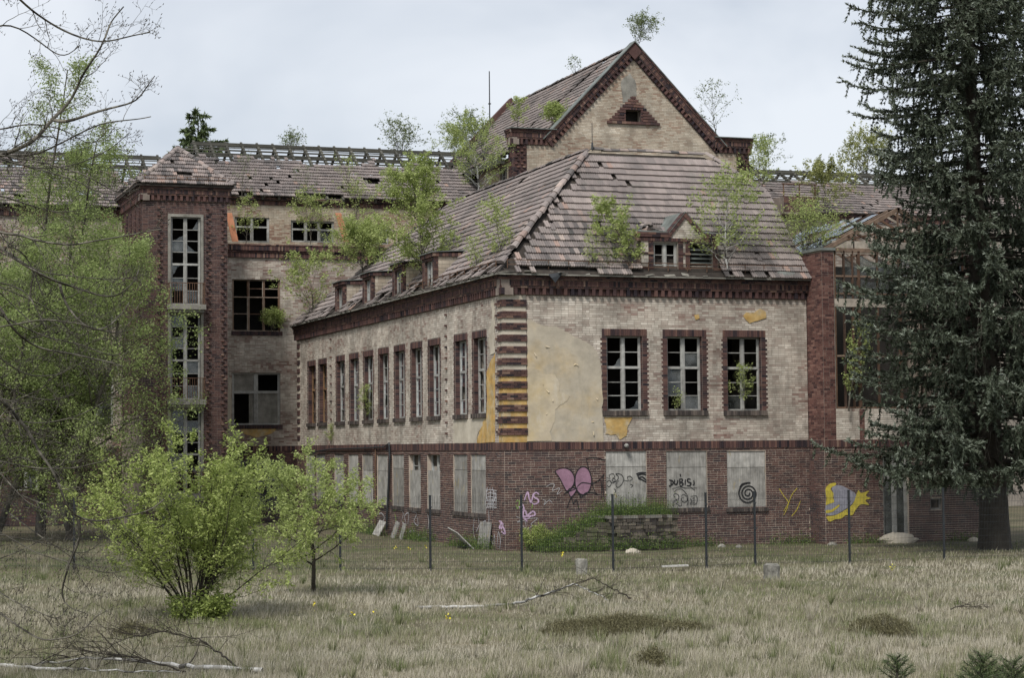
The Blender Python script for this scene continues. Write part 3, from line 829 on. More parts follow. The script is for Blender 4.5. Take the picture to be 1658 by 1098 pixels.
# front dormer
DY = 0.03
DP = lambda x, y: onY(x, y, DY)
def dz_(y): return DP(1100, y)[2]
def dx_(x): return DP(x, 420)[0]
mb = MB()
x0, x1 = dx_(1038), dx_(1163)
hz = [(dx_(1058), dx_(1097), dz_(448.5), dz_(394)), (dx_(1117), dx_(1154), dz_(448.5), dz_(394))]
backing(mb, (0, DY, 0), X3, NF, x0, x1, 9.1, dz_(386), hz, thick=0.3)
ap, fl, fr_ = DP(1109, 352), DP(1082, 386), DP(1139, 386)
mb.prism([fl, fr_, ap], (0, 0.3, 0))
mb.prism([(x0, DY+0.3, 9.1), (x0, DY+0.3, dz_(380)), (x0, DY+1.3, dz_(380)+0.15), (x0, DY+0.35, 9.3)], (0.1, 0, 0)); mb.prism([(x1-0.1, DY+0.3, 9.1), (x1-0.1, DY+0.3, dz_(380)), (x1-0.1, DY+1.3, dz_(380)+0.15), (x1-0.1, DY+0.35, 9.3)], (0.1, 0, 0))
dorm = mb.build('dormer', M_mort_pale, PAV)
dp_ = Pool('brick', 'dormer_brickwork', M_red, M_red1, limit=0); dq = Pool('brick', 'dormer_blockwork', M_pale, M_pale1, limit=0)
OD = np.array([0, DY, 0])
brick_wall(dq, OD, X3, NF, x0, x1, 9.1, dz_(391), hz+[(dx_(1050), dx_(1124), 0, 99), (dx_(1147), dx_(1163), 0, 99)], course=0.155, L=0.24, colf=pale_col(5, 0.6))
def iv_g(z):
    t = (z-fl[2])/(ap[2]-fl[2])
    if t >= 1: return []
    return [(fl[0]+(ap[0]-fl[0])*t, fr_[0]+(ap[0]-fr_[0])*t)]
brick_wall(dq, OD, X3, NF, fl[0], fr_[0], fl[2], ap[2]-0.05, ivf=iv_g, colf=pale_col(6, 0.55))
brick_wall(dq, OD-NF*0.1, X3, NF, hz[1][0], hz[1][1], 9.1, dz_(429), course=0.21, L=0.2, headers=0, colf=pale_col(7, 0.6), depth=0.05)
for a, b in ((1050, 1058), (1098, 1106), (1110, 1117), (1154, 1162)): brick_wall(dp_, OD, X3, NF, dx_(a), dx_(b), 9.1, dz_(391), face=0.02, headers=0, L=0.2, colf=lambda u, z, r: r*0.8)
for a, b in ((1038, 1058), (1098, 1118), (1154, 1166)):
    for y in (411, 435.5): brick_wall(dp_, OD+NF*0.035, X3, NF, dx_(a), dx_(b), dz_(y+1.9), dz_(y-1.9), L=0.25, headers=0, depth=0.06)
brick_wall(dq, OD, X3, NF, dx_(1106), dx_(1110), 9.1, dz_(391), face=0.0, headers=0, L=0.2, colf=pale_col(7, 0.6))
soldier(dp_, OD, X3, NF, dx_(1030), dx_(1164), dz_(391.6), dz_(385.7), 0.04, step=0.085)
brick_wall(dp_, OD+NF*0.06, X3, NF, dx_(1030), fl[0]+0.1, dz_(385), dz_(377), course=0.1, depth=0.12, L=0.3); brick_wall(dp_, OD+NF*0.06, X3, NF, fr_[0]-0.1, dx_(1165), dz_(385), dz_(377), course=0.1, depth=0.12, L=0.3)
for P, sg in ((fl, 1), (fr_, -1)):
    d = ap-P; l = np.linalg.norm(d); d = d/l; n_ = nrm(np.cross(NF*sg, d)) if sg > 0 else nrm(np.cross(d, NF))
    if n_[2] < 0: n_ = -n_
    soldier(dp_, P-d*0.12, d, NF, 0, l+0.22, -0.02, 0.16, 0.05, step=0.13, W=n_, depth=0.3)
dp_.flush(dorm); dq.flush(dorm)
w = window(dorm, OD, X3, NF, *hz[0], recess=0.12, transom=None, low_bars=2, glass=0.0, seed=3)
mb = MB()
for i in range(4):
    z = dz_(428)+0.02+i*0.15; mb.obox(OD+X3*(hz[1][0]+hz[1][1])/2+Z3*(z+0.06)-NF*0.12, np.stack([X3, nrm(NF-Z3*0.6), nrm(Z3+NF*0.6)]), ((hz[1][1]-hz[1][0])/2, 0.08, 0.012), 0.7)
mb.build('louvre', M_zinc, dorm)
mb = MB()
for s_ in ((fl, ap), (ap, fr_)):
    mb.prism([s_[0]+Z3*0.17+NF*0.06, s_[1]+Z3*0.17+NF*0.06, s_[1]+Z3*0.17+Y3*1.9, s_[0]+Z3*0.17+Y3*0.8], (0, 0, 0.03))
mb.prism([(x0, DY, dz_(377)), (fl[0], DY, dz_(377)), (fl[0], 0.95, dz_(377)+0.15), (x0, 0.95, dz_(377)+0.15)], (0, 0, 0.03)); mb.prism([(fr_[0], DY, dz_(377)), (x1, DY, dz_(377)), (x1, 0.95, dz_(377)+0.15), (fr_[0], 0.95, dz_(377)+0.15)], (0, 0, 0.03))
mb.build('dormer_roof', M_zinc, dorm)
hp = Pool('roof_tile', 'loose_tiles', M_tile, M_tile1, HV, HF, 12)
for i in range(12):
    a = nrm([r_.gauss(0, .5), 1, r_.gauss(0.3, .3)]); b = nrm(np.cross(a, Z3)); hp.add(np.array([r_.uniform(x0+0.3, fl[0]+0.1), r_.uniform(0.3, 0.8), dz_(374)+r_.uniform(0.05, 0.25)]), np.stack([b, a, np.cross(b, a)]), (0.11, 0.2, 0.1), r_.random())
hp.flush(dorm)
# dormers on the long side
for i, (y0, y1) in enumerate(DORM):
    mb = MB(); xf = -0.03; zt = 10.5
    dh = (y0+0.3, y1-0.3, 9.35, 10.3)
    backing(mb, (xf, 0, 0), Y3, NL, y0, y1, 9.08, zt, [dh], thick=0.3)
    sl = (RZ-EV)/(RX0+0.35)
    for yy in (y0, y1-0.25): mb.prism([(xf+0.3, yy, 9.1), (xf+0.3, yy, zt), (-0.35+(zt-EV)/sl+0.1, yy, zt), (xf+0.3, yy, 9.5)], (0, 0.25, 0))
    d_ = mb.build('dormer', M_mort_pale, PAV)
    dp_ = Pool('brick', 'dormer_brickwork', M_red, M_red1, limit=0); dq = Pool('brick', 'dormer_blockwork', M_yel, M_yel1, limit=0)
    brick_wall(dp_, (xf, 0, 0), Y3, NL, y0, y1, 9.08, zt, [dh], colf=lambda u, z, r: r*0.8)
    brick_wall(dp_, (dh[1] and xf, dh[1], 0), X3, -Y3, 0.0, 0.28, dh[2], dh[3])
    brick_wall(dq, (0, y0, 0), X3, -Y3, xf+0.12, 1.6, 9.1, zt-0.12, course=0.15, L=0.3, ivf=lambda z: [(xf+0.12, max(xf+0.2, -0.35+(z-EV)/sl+0.1))], colf=pale_col(8, 0.5))
    brick_wall(dp_, (0, y0-0.01, 0), X3, -Y3, xf-0.03, xf+0.12, 9.08, zt, L=0.15, headers=0)
    soldier(dp_, (0, y0-0.05, 0), X3, -Y3, xf-0.1, 1.3, zt-0.12, zt+0.02, 0.03, step=0.12); soldier(dp_, (xf, 0, 0), Y3, NL, y0-0.08, y1+0.08, zt-0.12, zt+0.02, 0.08, step=0.12)
    dp_.flush(d_); dq.flush(d_)
    mb = MB(); mb.prism([(xf-0.14, y0-0.12, zt+0.02), (xf-0.14, y1+0.12, zt+0.02), (1.5, y1+0.12, zt+0.12), (1.5, y0-0.12, zt+0.12)], (0, 0, 0.035)); mb.build('dormer_roof', M_zinc, d_)
    window(d_, (xf, 0, 0), Y3, NL, *dh, recess=0.15, transom=None, low_bars=1, glass=0.3, seed=200+i)

# ------------------------------------------------------------------ hall with the tall gable
HY, HX0, HX1, HB = 28.0, 10.23, 22.69, 46.0
HALL = thing('gabled_hall', 'tall hall behind the pavilion with pale brick gable edged in dark clinker', 'building', (16.5, 36, 0))
ax_, az = 16.52, 22.32
rl, rr_, zs = 12.28, 20.84, 17.95                  # foot of the rakes, underside of the trim
def iv_h(z):
    if z < zs: return [(HX0, HX1)]
    t = (z-zs)/(az-zs)
    return [(rl-0.05+(ax_-rl)*t, rr_+0.05+(ax_-rr_)*t)] if t < 1 else []
GW = (16.06, 16.88, 19.20, 19.80)
mb = MB()
backing(mb, (0, HY, 0), X3, NF, HX0, HX1, 12.0, zs, thick=0.4)
a, b = GW[0]-1.4, GW[1]+1.4
zz = lambda x: zs+(az-zs)*((x-rl)/(ax_-rl) if x < ax_ else (rr_-x)/(rr_-ax_))
backing(mb, (0, HY, 0), X3, NF, a, b, zs, 20.0, [GW], thick=0.4)
mb.prism([(rl-0.2, HY, zs), (a, HY, zs), (a, HY, zz(a))], (0, 0.4, 0)); mb.prism([(b, HY, zs), (rr_+0.2, HY, zs), (b, HY, zz(b))], (0, 0.4, 0))
mb.prism([(a, HY, 20.0), (b, HY, 20.0), (b, HY, zz(b)), (ax_, HY, az+0.05), (a, HY, zz(a))], (0, 0.4, 0))
LH = [(28.9, 29.9, 16.05, 17.0)]
backing(mb, (HX0, 0, 0), Y3, NL, HY+0.4, 33.0, 8.0, 17.3, LH, thick=0.4)
mb.box((HX1-0.4, HY+0.4, 8), (HX1, 33, 17.3)); mb.box((HX0, 33.0, 8), (HX1, 33.4, 17.3))
hw = mb.build('wall', M_mort_pale, HALL)
ph = Pool('brick', 'pale_brickwork', M_yel, M_yel1, limit=0)
brick_wall(ph, (0, HY, 0), X3, NF, HX0, HX1, 13.6, az-0.1, [(GW[0]-0.25, GW[1]+0.25, GW[2]-0.1, GW[3]+0.25), (HX0, 10.93, 0, zs), (22.0, HX1, 0, zs)], ivf=iv_h, colf=pale_col(41, 0.46, 0.6))
brick_wall(ph, (HX0, 0, 0), Y3, NL, HY+0.6, 33, 10.5, 17.2, LH, colf=pale_col(42, 0.4))
ph.flush(hw)
pq = Pool('brick', 'clinker_trim', M_red, M_red1, limit=300)
for a, b in ((HX0, 10.93), (22.0, HX1)):
    brick_wall(pq, (0, HY, 0), X3, NF, a, b, 13.6, zs, face=0.03, L=0.3, headers=0.3, colf=lambda u, z, r: r*0.7)
    n = int((zs-15.0)/0.154)
    for i in range(n):
        for uu in (a+0.2, a+0.5): pq.add(np.array([uu+(0.05 if i % 2 else -0.05), HY, 15.1+i*0.154]), np.stack([X3, NF, Z3]), (0.06, 0.085, 0.038), random.random()*0.5, 1)
brick_wall(pq, (HX0, 0, 0), Y3, NL, HY, HY+0.6, 10.5, zs, face=0.03, colf=lambda u, z, r: r*0.7)
brick_wall(pq, (0, HY, 0), X3, NF, 13.2, 15.0, 15.6, 16.15, face=0.03, colf=lambda u, z, r: r*0.8)
mbk = MB()
cornice(pq, mbk, (0, HY, 0), X3, NF, HX0-0.15, rl+0.05, zs-0.1, prio=1, k=1.15); cornice(pq, mbk, (0, HY, 0), X3, NF, rr_-0.05, HX1+0.15, zs-0.1, prio=1, k=1.15)
cornice(pq, mbk, (HX0, 0, 0), Y3, NL, HY-0.15, HY+0.6, zs-0.1, k=1.15)
for P, Q in (((rl-0.02, HY, zs-0.12), (ax_, HY, az-0.05)), ((ax_, HY, az-0.05), (rr_+0.02, HY, zs-0.12))):
    P, Q = np.array(P), np.array(Q); d = Q-P; l = np.linalg.norm(d); d = d/l; n_ = np.cross(d, -NF)
    if n_[2] < 0: n_ = -n_
    cornice(pq, mbk, P, d, NF, -0.05, l+0.05, 0.0, W=n_, prio=1, k=0.92)
mbk.build('cornice', M_mort_dark, HALL)
# stepped brick triangle round the little window
zb0 = GW[2]-0.1
for k in range(10):
    z = zb0+0.05+k*0.139; hw_ = 1.39-k*0.139
    pq_w = [(-hw_, hw_)]
    if GW[2]-0.12 < z < GW[3]+0.12 and k > 0: pq_w = [(-hw_, -0.5), (0.5, hw_)]
    for a, b in pq_w:
        if b-a < 0.05: continue
        m_ = max(1, int(round((b-a)/0.26)))
        for i in range(m_): pq.add(np.array([16.47+a+(i+0.5)*(b-a)/m_, HY, z]), np.stack([X3, NF, Z3]), ((b-a)/m_/2-0.004, 0.085 if k else 0.11, 0.052 if k else 0.06), random.random()*0.6, 2)
surround(pq, (0, HY, 0), X3, NF, *GW, side=0.1, tooth=0, top=0.11, jamb=0.15, proud=0.06)
pq.flush(hw)
mb = MB()
for xa, xb in ((HX0-0.2, rl+0.1), (rr_-0.1, HX1+0.2)): mb.prism([(xa, HY-0.32, zs+0.655), (xb, HY-0.32, zs+0.655), (xb, HY+0.45, zs+0.70), (xa, HY+0.45, zs+0.70)], (0, 0, 0.04))
B_ = np.array([ax_, HY, az-0.05]); kite = [B_]
for P, sg in ((np.array([rl-0.02, HY, zs-0.12]), 1), (np.array([rr_+0.02, HY, zs-0.12]), -1)):
    d = nrm(B_-P); n_ = nrm(np.array([-d[2]*sg, 0, d[0]*sg])); T = B_+Z3*(0.60/n_[2]); kite.append(B_+n_*0.598)
    p0 = P+n_*0.60-d*0.15; o_ = Y3
    mb.prism([p0-o_*0.27, T-o_*0.27, T+o_*0.4, p0+o_*0.4], (0, 0, 0.06))
kt = MB(); kt.prism([kite[0]-Y3*0.2, kite[2]-Y3*0.2, T-Y3*0.2, kite[1]-Y3*0.2], (0, 0.5, 0)); kt.build('gable_peak', M_red, HALL)
mb.build('coping', M_zinc, HALL)
HP = lambda x, y: onY(x, y, HY)
patch(HALL, 'plaster_patch', HP, [(1005, 132), (1020, 118), (1028, 130), (1030, 155), (1024, 155), (1014, 166), (1008, 165)], NF, 0.015, M_stone, 55, amp=0.06)
window(HALL, (HX0, 0, 0), Y3, NL, *LH[0], recess=0.15, transom=None, low_bars=1, glass=0.3, seed=301)
mb = MB(); mb.box((15.9, HY+0.8, 19.0), (17.0, HY+1.0, 19.95)); mb.box((HX0+0.42, HY+3.0, 15), (HX1-0.42, HY+3.1, 17.2)); mb.build('interior', M_room, HALL)
# roof: steep, kicked out over the eaves
mb = MB()
KX, KZ = 12.28, 18.45
for sgn in (1, -1):
    fx = lambda x: x if sgn > 0 else 2*ax_-x
    mb.poly([(fx(9.75), HY+0.4, 17.25), (fx(9.75), HB, 17.25), (fx(KX), HB, KZ-0.07), (fx(KX), HY+0.4, KZ-0.07)])
    mb.poly([(fx(KX), HY+0.4, KZ-0.07), (fx(KX), HB, KZ-0.07), (ax_, HB, 22.85), (ax_, HY+0.4, 22.85)])
hr = mb.build('roof', M_deck, HALL)
tp = tile_pool(260); hp = hip_pool(30)
S1 = np.array([KX-9.7, 0, KZ-17.3]); L1 = np.linalg.norm(S1); S2 = np.array([ax_-KX, 0, 22.93-KZ]); L2 = np.linalg.norm(S2)
ms_h = lambda u, s: 0.9 if (30.5 < u < 40 and abs(u-(36.5-s*0.9)) < 0.35) else 0.015
tile_slope(tp, (9.7, 0, 17.32), Y3, S1/L1, L1, lambda s: (HY+0.45, 34.0), miss=lambda u, s: 0.3, colf=tcol(72, -0.05), seed=11, jit=3.0)
tile_slope(tp, (KX, 0, KZ), Y3, S2/L2, L2, lambda s: (HY+0.42, HB), miss=ms_h, colf=tcol(73, -0.02), seed=12, jit=1.8)
tp.flush(hr); hip_tiles(hp, (ax_, HY+0.4, 22.96), (ax_, HB, 22.96), seed=13); hp.flush(hr)
mb = MB()
for xe in (9.7, 2*ax_-9.7):
    P, Q = np.array([ax_, HB, 23.4]), np.array([xe, HB, 16.3]); mb.prism([P, Q, Q-Z3*0.55, P-Z3*0.55], (0, 0.45, 0))
mb.build('rear_parapet', M_red, HALL)
mb = MB(); P = onY(793, 205, HB); mb.tubes([P-Z3*0.8, P+Z3*1.3], [P+Z3*3.2, P+Z3*1.35], [0.04, 0.09], [0.03, 0.09], 6); mb.build('lightning_rod', M_steel, HALL)
mb = MB(); mb.obox((9.85, HY+3.2, 17.1), np.eye(3), (0.14, 2.7, 0.12), 0.2); mb.build('eaves', M_timber, HALL)

# ------------------------------------------------------------------ rear wings
def open_roof(parent, x0, x1, Ye, Ze, Yr, Zr, limit, seed, hipl=0.0, hole=None, raf=0.8, batten_from=0.45):
    """tiled below, stripped to rafters and battens towards the ridge"""
    r_ = random.Random(seed)
    S = np.array([0, Yr-Ye, Zr-Ze]); L = np.linalg.norm(S); S = S/L; Nn = np.array([0, -S[2], S[1]])
    E = np.array([0, Ye, Ze])
    mb = MB()
    xl = lambda s: x0+hipl*s/L
    n = int((x1-x0)/raf)
    for i in range(n+1):
        x = x0+i*raf
        s0 = 0 if not hipl else max(0.0, 0)
        s1 = L if (not hipl or x > x0+hipl) else L*(x-x0)/hipl
        if s1 < 0.3: continue
        mb.bar(E+X3*x-Nn*0.12, E+X3*x+S*(s1+(0.22 if s1 > L-0.1 else 0))-Nn*0.12, 0.11, 0.15, rnd=r_.random())
        if s1 > L-0.1: mb.bar(np.array([x+0.1, Yr, Zr-0.1]), np.array([x+0.1, 2*Yr-Ye, Ze]), 0.10, 0.14, rnd=r_.random())
    xa = x0+hipl
    mb.bar((xa, Yr, Zr-0.12), (x1, Yr, Zr-0.12), 0.10, 0.2, rnd=0.3)
    mb.bar((xa, Yr-0.7, Zr-0.75), (x1, Yr-0.7, Zr-0.75), 0.14, 0.16, rnd=0.3)
    s = L*batten_from
    while s < L:
        for a in np.arange(xl(s), x1, 2.4):
            if r_.random() < 0.93: mb.bar(E+X3*a+S*s-Nn*0.03+S*r_.gauss(0, .012), E+X3*min(a+2.45, x1)+S*s-Nn*0.03+S*r_.gauss(0, .012), 0.05, 0.045, rnd=r_.random())
            if r_.random() < 0.6: mb.bar((a, 2*Yr-(Ye+S[1]*s), Ze+S[2]*s), (min(a+2.4, x1), 2*Yr-(Ye+S[1]*s), Ze+S[2]*s), 0.05, 0.045, rnd=r_.random())
        s += 0.335
    rf = mb.build('roof', M_timber, parent)
    # underlay only where the tiles are still dense
    tp = tile_pool(200)
    def miss(u, s):
        if hole and hole(u, s): return 1.0
        return 1.0 if s > limit(u)*L else 0.02
    tile_slope(tp, E, X3, S, L, lambda s: (xl(s), x1), miss=miss, colf=tcol(seed, -0.03), seed=seed, jit=1.8)
    tp.flush(rf)
    mb = MB(); lm = min(limit(x0+i*0.5) for i in range(int((x1-x0)/0.5)))*L-0.5
    mb.poly([E+X3*xl(0)-Nn*0.22, E+X3*x1-Nn*0.22, E+X3*x1+S*lm-Nn*0.22, E+X3*xl(lm)+S*lm-Nn*0.22]); mb.build('underlay', M_deck, parent)
    return rf

WY, WU = 31.0, 32.4
WING = thing('rear_wing', 'three storey rear wing between stair tower and hall with saplings on its terrace ledge', 'building', (2, 34, 0))
hA = (-2.72, -0.43, 8.95, 11.39); hB = (-2.73, -0.44, 4.55, 6.98); hG = (-2.6, -0.3, 0.6, 2.9)
mb = MB()
backing(mb, (0, WY, 0), X3, NF, -4.2, 10.2, 0, 13.0, [hA, hB, hG], thick=0.4)
UW = []
for x0, x1, y0, y1 in ((380, 436, 350, 393), (471, 541, 357, 393), (577, 629, 361, 396), (668, 720, 366, 399)):
    a, b = onY(x0, y0, WU), onY(x1, y1, WU); UW.append((a[0], b[0], max(b[2], 13.3), a[2]))
backing(mb, (0, WU, 0), X3, NF, -4.2, 10.2, 13.0, 15.5, UW, thick=0.35)
mb.box((-4.2, WY+0.4, 12.7), (10.2, WU+0.4, 13.0)); mb.box((-4.2, WU+0.35, 15.25), (10.2, 36, 15.4)); mb.box((-4.2, 36, 0), (10.2, 36.2, 15.4))
for z in (3.3, 8.0, 12.4): mb.box((-4.2, WY+0.4, z), (6, 36, z+0.25))
wg = mb.build('wall', M_mort_pale, WING)
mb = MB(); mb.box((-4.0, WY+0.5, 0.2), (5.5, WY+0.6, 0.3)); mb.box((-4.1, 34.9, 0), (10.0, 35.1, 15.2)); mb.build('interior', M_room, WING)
pw = Pool('brick', 'pale_brickwork', M_pale, M_pale1, limit=0); py_ = Pool('brick', 'yellow_brickwork', M_yel, M_yel1, limit=0); pd = Pool('brick', 'clinker_brickwork', M_red, M_red1, limit=0)
brick_wall(pw, (0, WY, 0), X3, NF, -4.0, 10.1, ZB, 12.4, [hA, hB, (0.4, 11, 0, 8.5)], colf=pale_col(61, 0.30, 0.6))
brick_wall(py_, (0, WU, 0), X3, NF, -3.9, 10.1, 13.05, 15.1, UW, colf=pale_col(62, 0.34, 0.6))
brick_wall(pd, (0, WY, 0), X3, NF, -4.0, 0.4, 0, ZB-0.25, [hG], face=0.03, colf=red_col(63)); soldier(pd, (0, WY, 0), X3, NF, -4.0, 0.4, ZB-0.25, ZB, 0.05)
soldier(pd, (0, WY, 0), X3, NF, -3.9, 10.0, 12.42, 12.66, 0.10); brick_wall(pd, (0, WY-0.13, 0), X3, NF, -3.9, 10.0, 12.66, 12.74); soldier(pd, (0, WY, 0), X3, NF, -3.9, 10.0, 12.75, 12.98, 0.2, depth=0.25); brick_wall(pd, (0, WY-0.22, 0), X3, NF, -3.9, 10.0, 12.98, 13.06, depth=0.15)
for h in (hA, hB): soldier(pd, (0, WY, 0), X3, NF, h[0]-0.05, h[1]+0.1, h[2]-0.2, h[2], 0.06, colf=lambda r: r*0.3)
soldier(pd, (0, WU, 0), X3, NF, -3.9, 10.1, 15.1, 15.3, 0.06); brick_wall(pd, (0, WU-0.12, 0), X3, NF, -3.9, 10.1, 15.3, 15.46, depth=0.08)
for q in (pw, py_, pd): q.flush(wg)
window(WING, (0, WY, 0), X3, NF, *hA, recess=0.12, mat=M_rust, transom=0.66, cols=3, up_bars=1, low_bars=1, glass=0.1, seed=401, mull=0.05, fr=0.05, bar=0.035)
w = window(WING, (0, WY, 0), X3, NF, *hB, recess=0.12, transom=0.63, cols=2, up_bars=0, low_bars=0, glass=0.0, seed=402, mull=0.13, fr=0.07)
mb = MB(); a, b, c, d = hB; m_ = (a+b)/2; zt = c+(d-c)*0.63
mb.box((a+0.06, WY+0.13, zt+0.06), (m_-0.05, WY+0.15, d-0.06), 0.1); mb.box((m_+0.06, WY+0.13, c+0.06), (b-0.06, WY+0.15, zt-0.06), 0.2); mb.box((m_-0.32, WY+0.16, c+0.06), (m_-0.05, WY+0.18, zt-0.06), 0.0); mb.build('window_board', M_stone, w)
for i, h in enumerate(UW): window(WING, (0, WU, 0), X3, NF, *h, recess=0.1, transom=0.6, cols=3 if i == 1 else 2, up_bars=0, low_bars=0, glass=0.15, seed=410+i, mull=0.08, fr=0.07)
window(WING, (0, WY, 0), X3, NF, *hG, recess=0.12, transom=0.6, cols=2, up_bars=0, low_bars=0, glass=0.6, seed=420)
for xa, xb in ((371, 383), (548, 563)):
    mb = MB(); P, Q = onY(xa, 345, WY+0.5), onY(xb-3, 391, WY+0.05)
    mb.prism([P-X3*0.16, P+X3*0.14, Q+X3*0.18, Q-X3*0.12], (0, 0.06, 0.02)); mb.build('slanting_board', M_redwood, WING)
patch(WING, 'plaster_patch', lambda x, y: onY(x, y, WY), [(385, 690), (450, 692), (440, 702), (415, 709), (395, 703)], NF, 0.02, M_orange, 71, amp=0.05)
patch(WING, 'plaster_patch', lambda x, y: onY(x, y, WY), [(369, 722), (369, 610), (375, 612), (374, 640), (375, 690), (383, 694), (390, 706), (380, 716)], NF, 0.018, M_cream, 72, amp=0.05)
open_roof(WING, -8.2, 13.0, WU-0.3, 15.5, 37.0, 18.75, lambda u: 0.64+0.09*(sn(u*0.9, 0, 81)-0.5)*2+0.06*sn(u*4, 0, 82), 83, hipl=4.75,
          hole=lambda u, s: (4.4 < u < 5.2 and 1.6 < s < 2.4) or (5.5 < u < 6.3 and 3.8 < s < 4.4) or (s < 0.5 and sn(u*1.1, 0, 84) > 0.55) or (sn(u*1.5, s*1.5, 85) > 0.93))

RW = thing('rear_right_wing', 'far rear wing right of the hall, roof stripped to battens along its ridge', 'building', (30, 36, 0))
mb = MB(); mb.box((22.69, WY, 0), (48, WY+0.4, 15.0)); mb.box((22.69, WY+0.4, 14.8), (48, 42, 15.0)); mb.box((47.6, WY+0.4, 0), (48, 42, 14.8)); mb.box((22.69, 41.6, 0), (48, 42, 14.8)); rw = mb.build('wall', M_mort_pale, RW)
pw = Pool('brick', 'pale_brickwork', M_pale, M_pale1, limit=0); pd = Pool('brick', 'clinker_brickwork', M_red, M_red1, limit=0)
brick_wall(pw, (0, WY, 0), X3, NF, 24.5, 34, 12.6, 15.0, colf=pale_col(64, 0.3, 0.6)); soldier(pd, (0, WY, 0), X3, NF, 20, 44, 15.0, 15.25, 0.1); brick_wall(pd, (0, WY-0.14, 0), X3, NF, 20, 44, 15.25, 15.45)
brick_wall(pd, (0, WY-1.0, 0), X3, NF, 25.6, 27.4, 15.3, 16.1)
pw.flush(rw); pd.flush(rw)
mb = MB(); mb.box((25.6, WY-1.0, 15.2), (27.4, WY+1, 16.1)); mb.build('parapet', M_mort_dark, RW)
mb = MB()
for x in (25.6, 26.5, 27.4): mb.bar((x, WY-1.0, 16.1), (x, WY-1.0, 16.75), 0.05, 0.05)
mb.bar((25.5, WY-1.0, 16.75), (27.5, WY-1.0, 16.75), 0.05, 0.05); mb.build('railing', M_rust, RW)
open_roof(RW, 22.8, 46.0, WY-0.2, 15.4, 36.0, 18.35, lambda u: 0.64+0.12*sn(u*0.9, 0, 91), 92)

LW = thing('rear_left_wing', 'long rear wing left of the stair tower, half hidden behind the budding tree', 'building', (-16, 36, 0))
LY = 32.0
wl = [(onY(22, 795, LY)[0], onY(62, 740, LY)[0], onY(22, 795, LY)[2], onY(22, 740, LY)[2])]
for x in (-19.0, -16.0, -10.0): wl.append((x, x+1.5, 1.2, 3.0)) if x != -10.0 else None
for z in (4.6, 9.0):
    for x in (-19.0, -15.4, -12.1, -9.6): wl.append((x, x+1.5, z, z+2.4))
mb = MB(); backing(mb, (0, LY, 0), X3, NF, -34, -6.0, 0, 14.6, wl, thick=0.4); mb.box((-34, LY+0.4, 14.4), (-6, 42, 14.6)); mb.box((-34, 35, 0), (-6, 35.2, 14.4)); mb.box((-34, 41.6, 0), (-6, 42, 14.6)); lwall = mb.build('wall', M_mort_pale, LW)
pw = Pool('brick', 'pale_brickwork', M_pale, M_pale1, limit=0); pd = Pool('brick', 'clinker_brickwork', M_red, M_red1, limit=0)
brick_wall(pw, (0, LY, 0), X3, NF, -15.5, -7.7, ZB, 14.2, wl, colf=pale_col(65, 0.2, 0.6)); brick_wall(pd, (0, LY, 0), X3, NF, -16.5, -7.7, 0, ZB, wl, face=0.02, colf=lambda u, z, r: r*0.6)
soldier(pd, (0, LY, 0), X3, NF, -20, -6.5, 14.2, 14.45, 0.12); brick_wall(pd, (0, LY-0.15, 0), X3, NF, -20, -6.5, 14.45, 14.65)
pw.flush(lwall); pd.flush(lwall)
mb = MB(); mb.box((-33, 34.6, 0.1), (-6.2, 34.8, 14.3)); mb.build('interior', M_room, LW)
for i, h in enumerate(wl): window(LW, (0, LY, 0), X3, NF, *h, recess=0.12, transom=0.6, cols=2, up_bars=0, low_bars=0, glass=0.6, seed=430+i)
open_roof(LW, -34, -5.2, LY-0.3, 14.7, 37.0, 17.95, lambda u: (0.35 if u > -7.5 else 0.62 if u > -9.4 else 0.93), 93, hole=lambda u, s: sn(u*1.3, s*1.4, 94) > 0.82, batten_from=0.2)

# ------------------------------------------------------------------ stair tower
TY, TX0, TX1, TZ = 26.0, -7.70, -3.95, 14.36
TOW = thing('stair_tower', 'dark clinker stair tower with stacked balcony windows and small hipped roof', 'tower', (-5.8, 29, 0))
tw = [(-6.48, -5.15, 9.80, 13.68), (-6.48, -5.15, 5.62, 9.36), (-6.48, -5.15, 1.5, 5.2)]
mb = MB()
backing(mb, (0, TY, 0), X3, NF, TX0, TX1, 0, 14.9, tw, thick=0.4); backing(mb, (TX0, 0, 0), Y3, NL, TY+0.4, 33, 0, 14.9, thick=0.4); mb.box((TX1-0.4, TY+0.4, 0), (TX1, 33, 14.9)); mb.box((TX0, 33, 0), (TX1, 33.4, 14.9)); mb.box((TX0+0.4, TY+0.4, 14.6), (TX1-0.4, 33, 14.8))
twl = mb.build('wall', M_mort_dark, TOW)
mb = MB(); mb.box((TX0+0.45, TY+3, 0), (TX1-0.45, TY+3.2, 14.5)); mb.build('interior', M_room, TOW)
pt = Pool('brick', 'clinker_brickwork', M_red, M_red1, limit=300)
sur = [(h[0]-0.12, h[1]+0.12, h[2]-0.3, h[3]+0.12) for h in tw]
brick_wall(pt, (0, TY, 0), X3, NF, TX0, TX1, 0, TZ, sur, colf=red_col(66), joint=0.019); brick_wall(pt, (TX0, 0, 0), Y3, NL, TY, 32, 5, TZ, colf=red_col(67), joint=0.019)
n = int((TZ-0.3)/0.154)
for i in range(n):
    z = 0.2+i*0.154
    for u in (TX0+0.75, TX1-0.85, TX1-0.18):
        pt.add(np.array([u+(0.05 if i % 2 else -0.05), TY, z]), np.stack([X3, NF, Z3]), (0.06, 0.07, 0.034), random.random()*0.5, 1)
    if z > 4:
        for u in (TY+0.7, TY+1.9, TY+3.1, TY+4.3, TY+5.5): pt.add(np.array([TX0, u+(0.05 if i % 2 else -0.05), z]), np.stack([Y3, NL, Z3]), (0.06, 0.07, 0.034), random.random()*0.5, 0)
